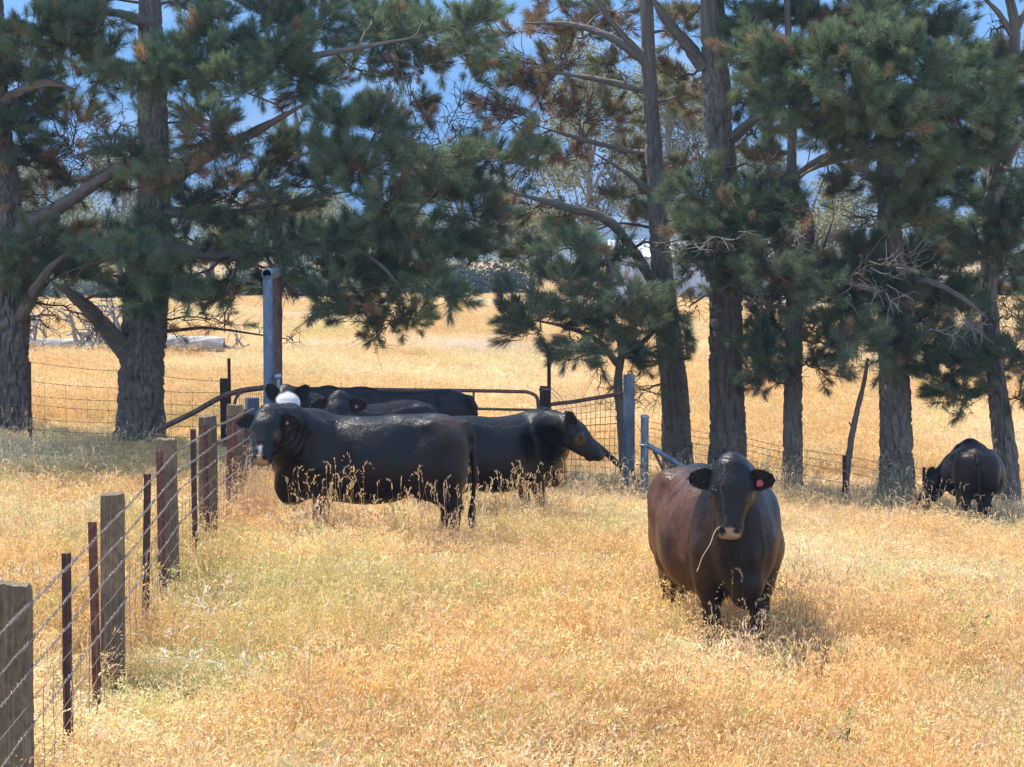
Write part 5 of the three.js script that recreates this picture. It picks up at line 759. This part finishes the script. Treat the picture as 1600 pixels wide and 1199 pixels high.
grassField('dry_grass', 'tall dry golden grass with drooping pale seed heads filling the paddock', clumps, 0, 901, spots(8.2, 25, 0.92), R => {
  const [x, D] = R.spot, fence = lerp(0.42, 1, smooth(0.15, 0.95, Math.abs(x + 1.775 + 0.0485 * D - 0.25)));   // grazed and trodden short along the fence
  const h = fence * lerp(1, 0.85, smooth(17, 22, D)) * (0.85 + 0.3 * R()) * lerp(0.75, 1.25, fbm(x * 0.5, D * 0.4, 5.5, 2)); return [x, -D, h, 0.85 + 0.4 * R(), grassColour(x, D, R)];
});
grassField('tree_line_grass', 'greyer tall grass growing under and in front of the pines', clumps, 0, 907, spots(25.4, 36.5, 1.0), R => {
  const [x, D] = R.spot;
  const h = (x < -2.5 ? 0.75 : 0.52) * (0.85 + 0.3 * R()) * lerp(0.75, 1.25, fbm(x * 0.5, D * 0.4, 5.5, 2)); return [x, -D, h, 0.9 + 0.4 * R(), grassColour(x, D, R)];
});
grassField('field_grass', 'pale dry grass covering the open field beyond the pines', wide, 1700, 911, R => {
  const D = 36 + 74 * Math.pow(R(), 1.2), x = (R() * 2 - 1) * (D * 0.25 + 2), c = grassColour(x * 0.35, D * 0.35 + 40, R);
  if (D > 56.5 && D < 63.2 && x / D < -0.115 && x / D > -0.24) return null;   // the fallen log lies in short grass
  const m = smooth(0.6, 0.75, fbm(x * 0.16, D * 0.08, 4.1, 3)); return [x, -D, 0.9 + 0.4 * R(), 1.0 + 0.4 * R(), mixc(c, [0.6, 0.47, 0.33], m * 0.8)];
});
// taller seed stalks standing above the sward
const stalkGeo = [61, 62, 63].map(q => sward(q, 7, 0.2, [grassClump(q, 1, 5, 0.1, 1, 0.62), grassClump(q + 5, 1, 4, 0.1, 0, 0.62)], 1.0, 1.5));
const TALL = [[610, 19.3, 0.75, 0.25, 15, 0.62], [505, 18.9, 0.3, 0.2, 3, 0.5], [700, 19.0, 0.4, 0.3, 9, 0.5], [790, 21.8, 0.8, 0.4, 26, 0.6], [1245, 15.2, 0.3, 0.5, 22, 0.58], [1130, 14.2, 0.6, 0.2, 9, 0.45], [1300, 28.6, 2.2, 0.8, 24, 0.42], [1535, 28.4, 0.6, 0.2, 7, 0.4], [1030, 27.8, 0.9, 0.6, 24, 0.45], [130, 25.5, 2.2, 1.6, 60, 0.5], [390, 22.5, 0.4, 1.2, 24, 0.55], [1240, 30.2, 0.3, 0.2, 10, 0.62], [1405, 29.9, 0.3, 0.2, 12, 0.6]];
{ let k = 0, n = 0; grassField('seed_stalks', 'tall purplish seed stalks standing above the grass round the cattle and trunks', stalkGeo, 900, 921, R => {
  if (R() < 0.42) { const D = Math.sqrt(lerp(9 * 9, 33 * 33, R())), x = (R() * 2 - 1) * (D * 0.245 + 1); return [x, -D, 0.65 + 0.25 * R(), 0.9, mixc(PALE, [0.4, 0.25, 0.12], R())]; }
  if (k >= TALL.length) return null; const [px, D, rx, rd, cnt, h] = TALL[k]; if (++n >= cnt) { k++; n = 0; }
  const d = D + (R() * 2 - 1) * rd; return [(px - 800) / FPX * D + (R() * 2 - 1) * rx, -d, h / 0.62 * (0.75 + 0.4 * R()), 0.9, mixc([0.27, 0.17, 0.09], D > 24 ? [0.24, 0.235, 0.11] : STRAW, R())];
}); }
// bleached wild oats, paler than the rest
{ const oat = [71, 72].map(q => sward(q, 3, 0.1, [grassClump(q, 0, 3, 0.05, 0, 0.42), grassClump(q + 5, 0, 2, 0.05, 1, 0.4)], 1.2, 1.9)), bunch = [];
  { const R = rng(73); for (let k = 0; k < 44; k++) { const D = Math.sqrt(lerp(10.5 * 10.5, 22 * 22, R())), x = (R() * 2 - 1) * D * 0.24; for (let q = 0; q < 2 + R() * 3; q++) bunch.push([x + (R() - 0.5) * 0.5, D + (R() - 0.5) * 0.4]); } for (let k = 0; k < 6; k++) bunch.push([-2.05 + (R() - 0.5) * 0.3, 12.6 + R() * 4]); }
  grassField('wild_oats', 'bleached white wild oat heads scattered through the golden grass', oat, 0, 931, bunch, R => { const [x, D] = R.spot; return [x, -D, 0.85 + 0.3 * R(), 1, [0.60, 0.49, 0.33]]; }); }
// green weeds in the dry grass
const weedMat = new THREE.MeshPhysicalMaterial({ roughness: 1, side: THREE.DoubleSide, transmission: 0.3, thickness: 0, vertexColors: true });
for (const [px, D, h, label, tone] of [[1531, 15.5, 0.5, 'leafy green weed standing in dry grass at lower right', [0.16, 0.21, 0.06]], [1326, 12.6, 0.3, 'small olive weed low in the dry grass, below the front cow', [0.17, 0.18, 0.05]], [1198, 33.5, 0.55, 'pale green weed behind the fence, between the straight and thin pines', [0.24, 0.27, 0.13]]]) {
  const R = rng(px), b = onGround(px, D), g = thing('weed', label, 'plant', b, 'green weeds'), st = new MB(), lf = new MB();
  for (let k = 0; k < 6; k++) {
    const a = R() * 6.283, tip = V(Math.cos(a) * h * 0.35 * R(), h * (0.7 + 0.4 * R()), Math.sin(a) * h * 0.35 * R()), pts = curve([V(0, -0.03, 0), tip.clone().multiplyScalar(0.5).add(V(0.01, 0.03, 0)), tip], 6); st.tube(pts, pts.map((_, i) => lerp(0.005, 0.002, i / 6)), 5, tone);
    for (let i = 1; i < 7; i++) for (let q = 0; q < 3; q++) { const p = pts[i], az = R() * 6.283, d = V(Math.cos(az), 0.5 + 0.5 * R(), Math.sin(az)).normalize(), s = d.clone().cross(V(0, 1, 0)).normalize(), n = s.clone().cross(d), L = 0.05 + 0.05 * R(), w = L * 0.22, c = tone.map(v => v * (0.7 + 0.6 * R())); const v = [p, p.clone().addScaledVector(d, L * 0.5).addScaledVector(s, w), p.clone().addScaledVector(d, L).add(V(0, -0.012, 0)), p.clone().addScaledVector(d, L * 0.5).addScaledVector(s, -w)].map(e => lf.v(e.x, e.y, e.z, n.x, n.y, n.z, c)); lf.t(v[0], v[1], v[2]); lf.t(v[0], v[2], v[3]); }
  }
  part('stems', st.geo(), weedMat, g, 'stuff'); part('leaves', lf.geo(), weedMat, g, 'stuff');
}
renderer.render(scene, camera);
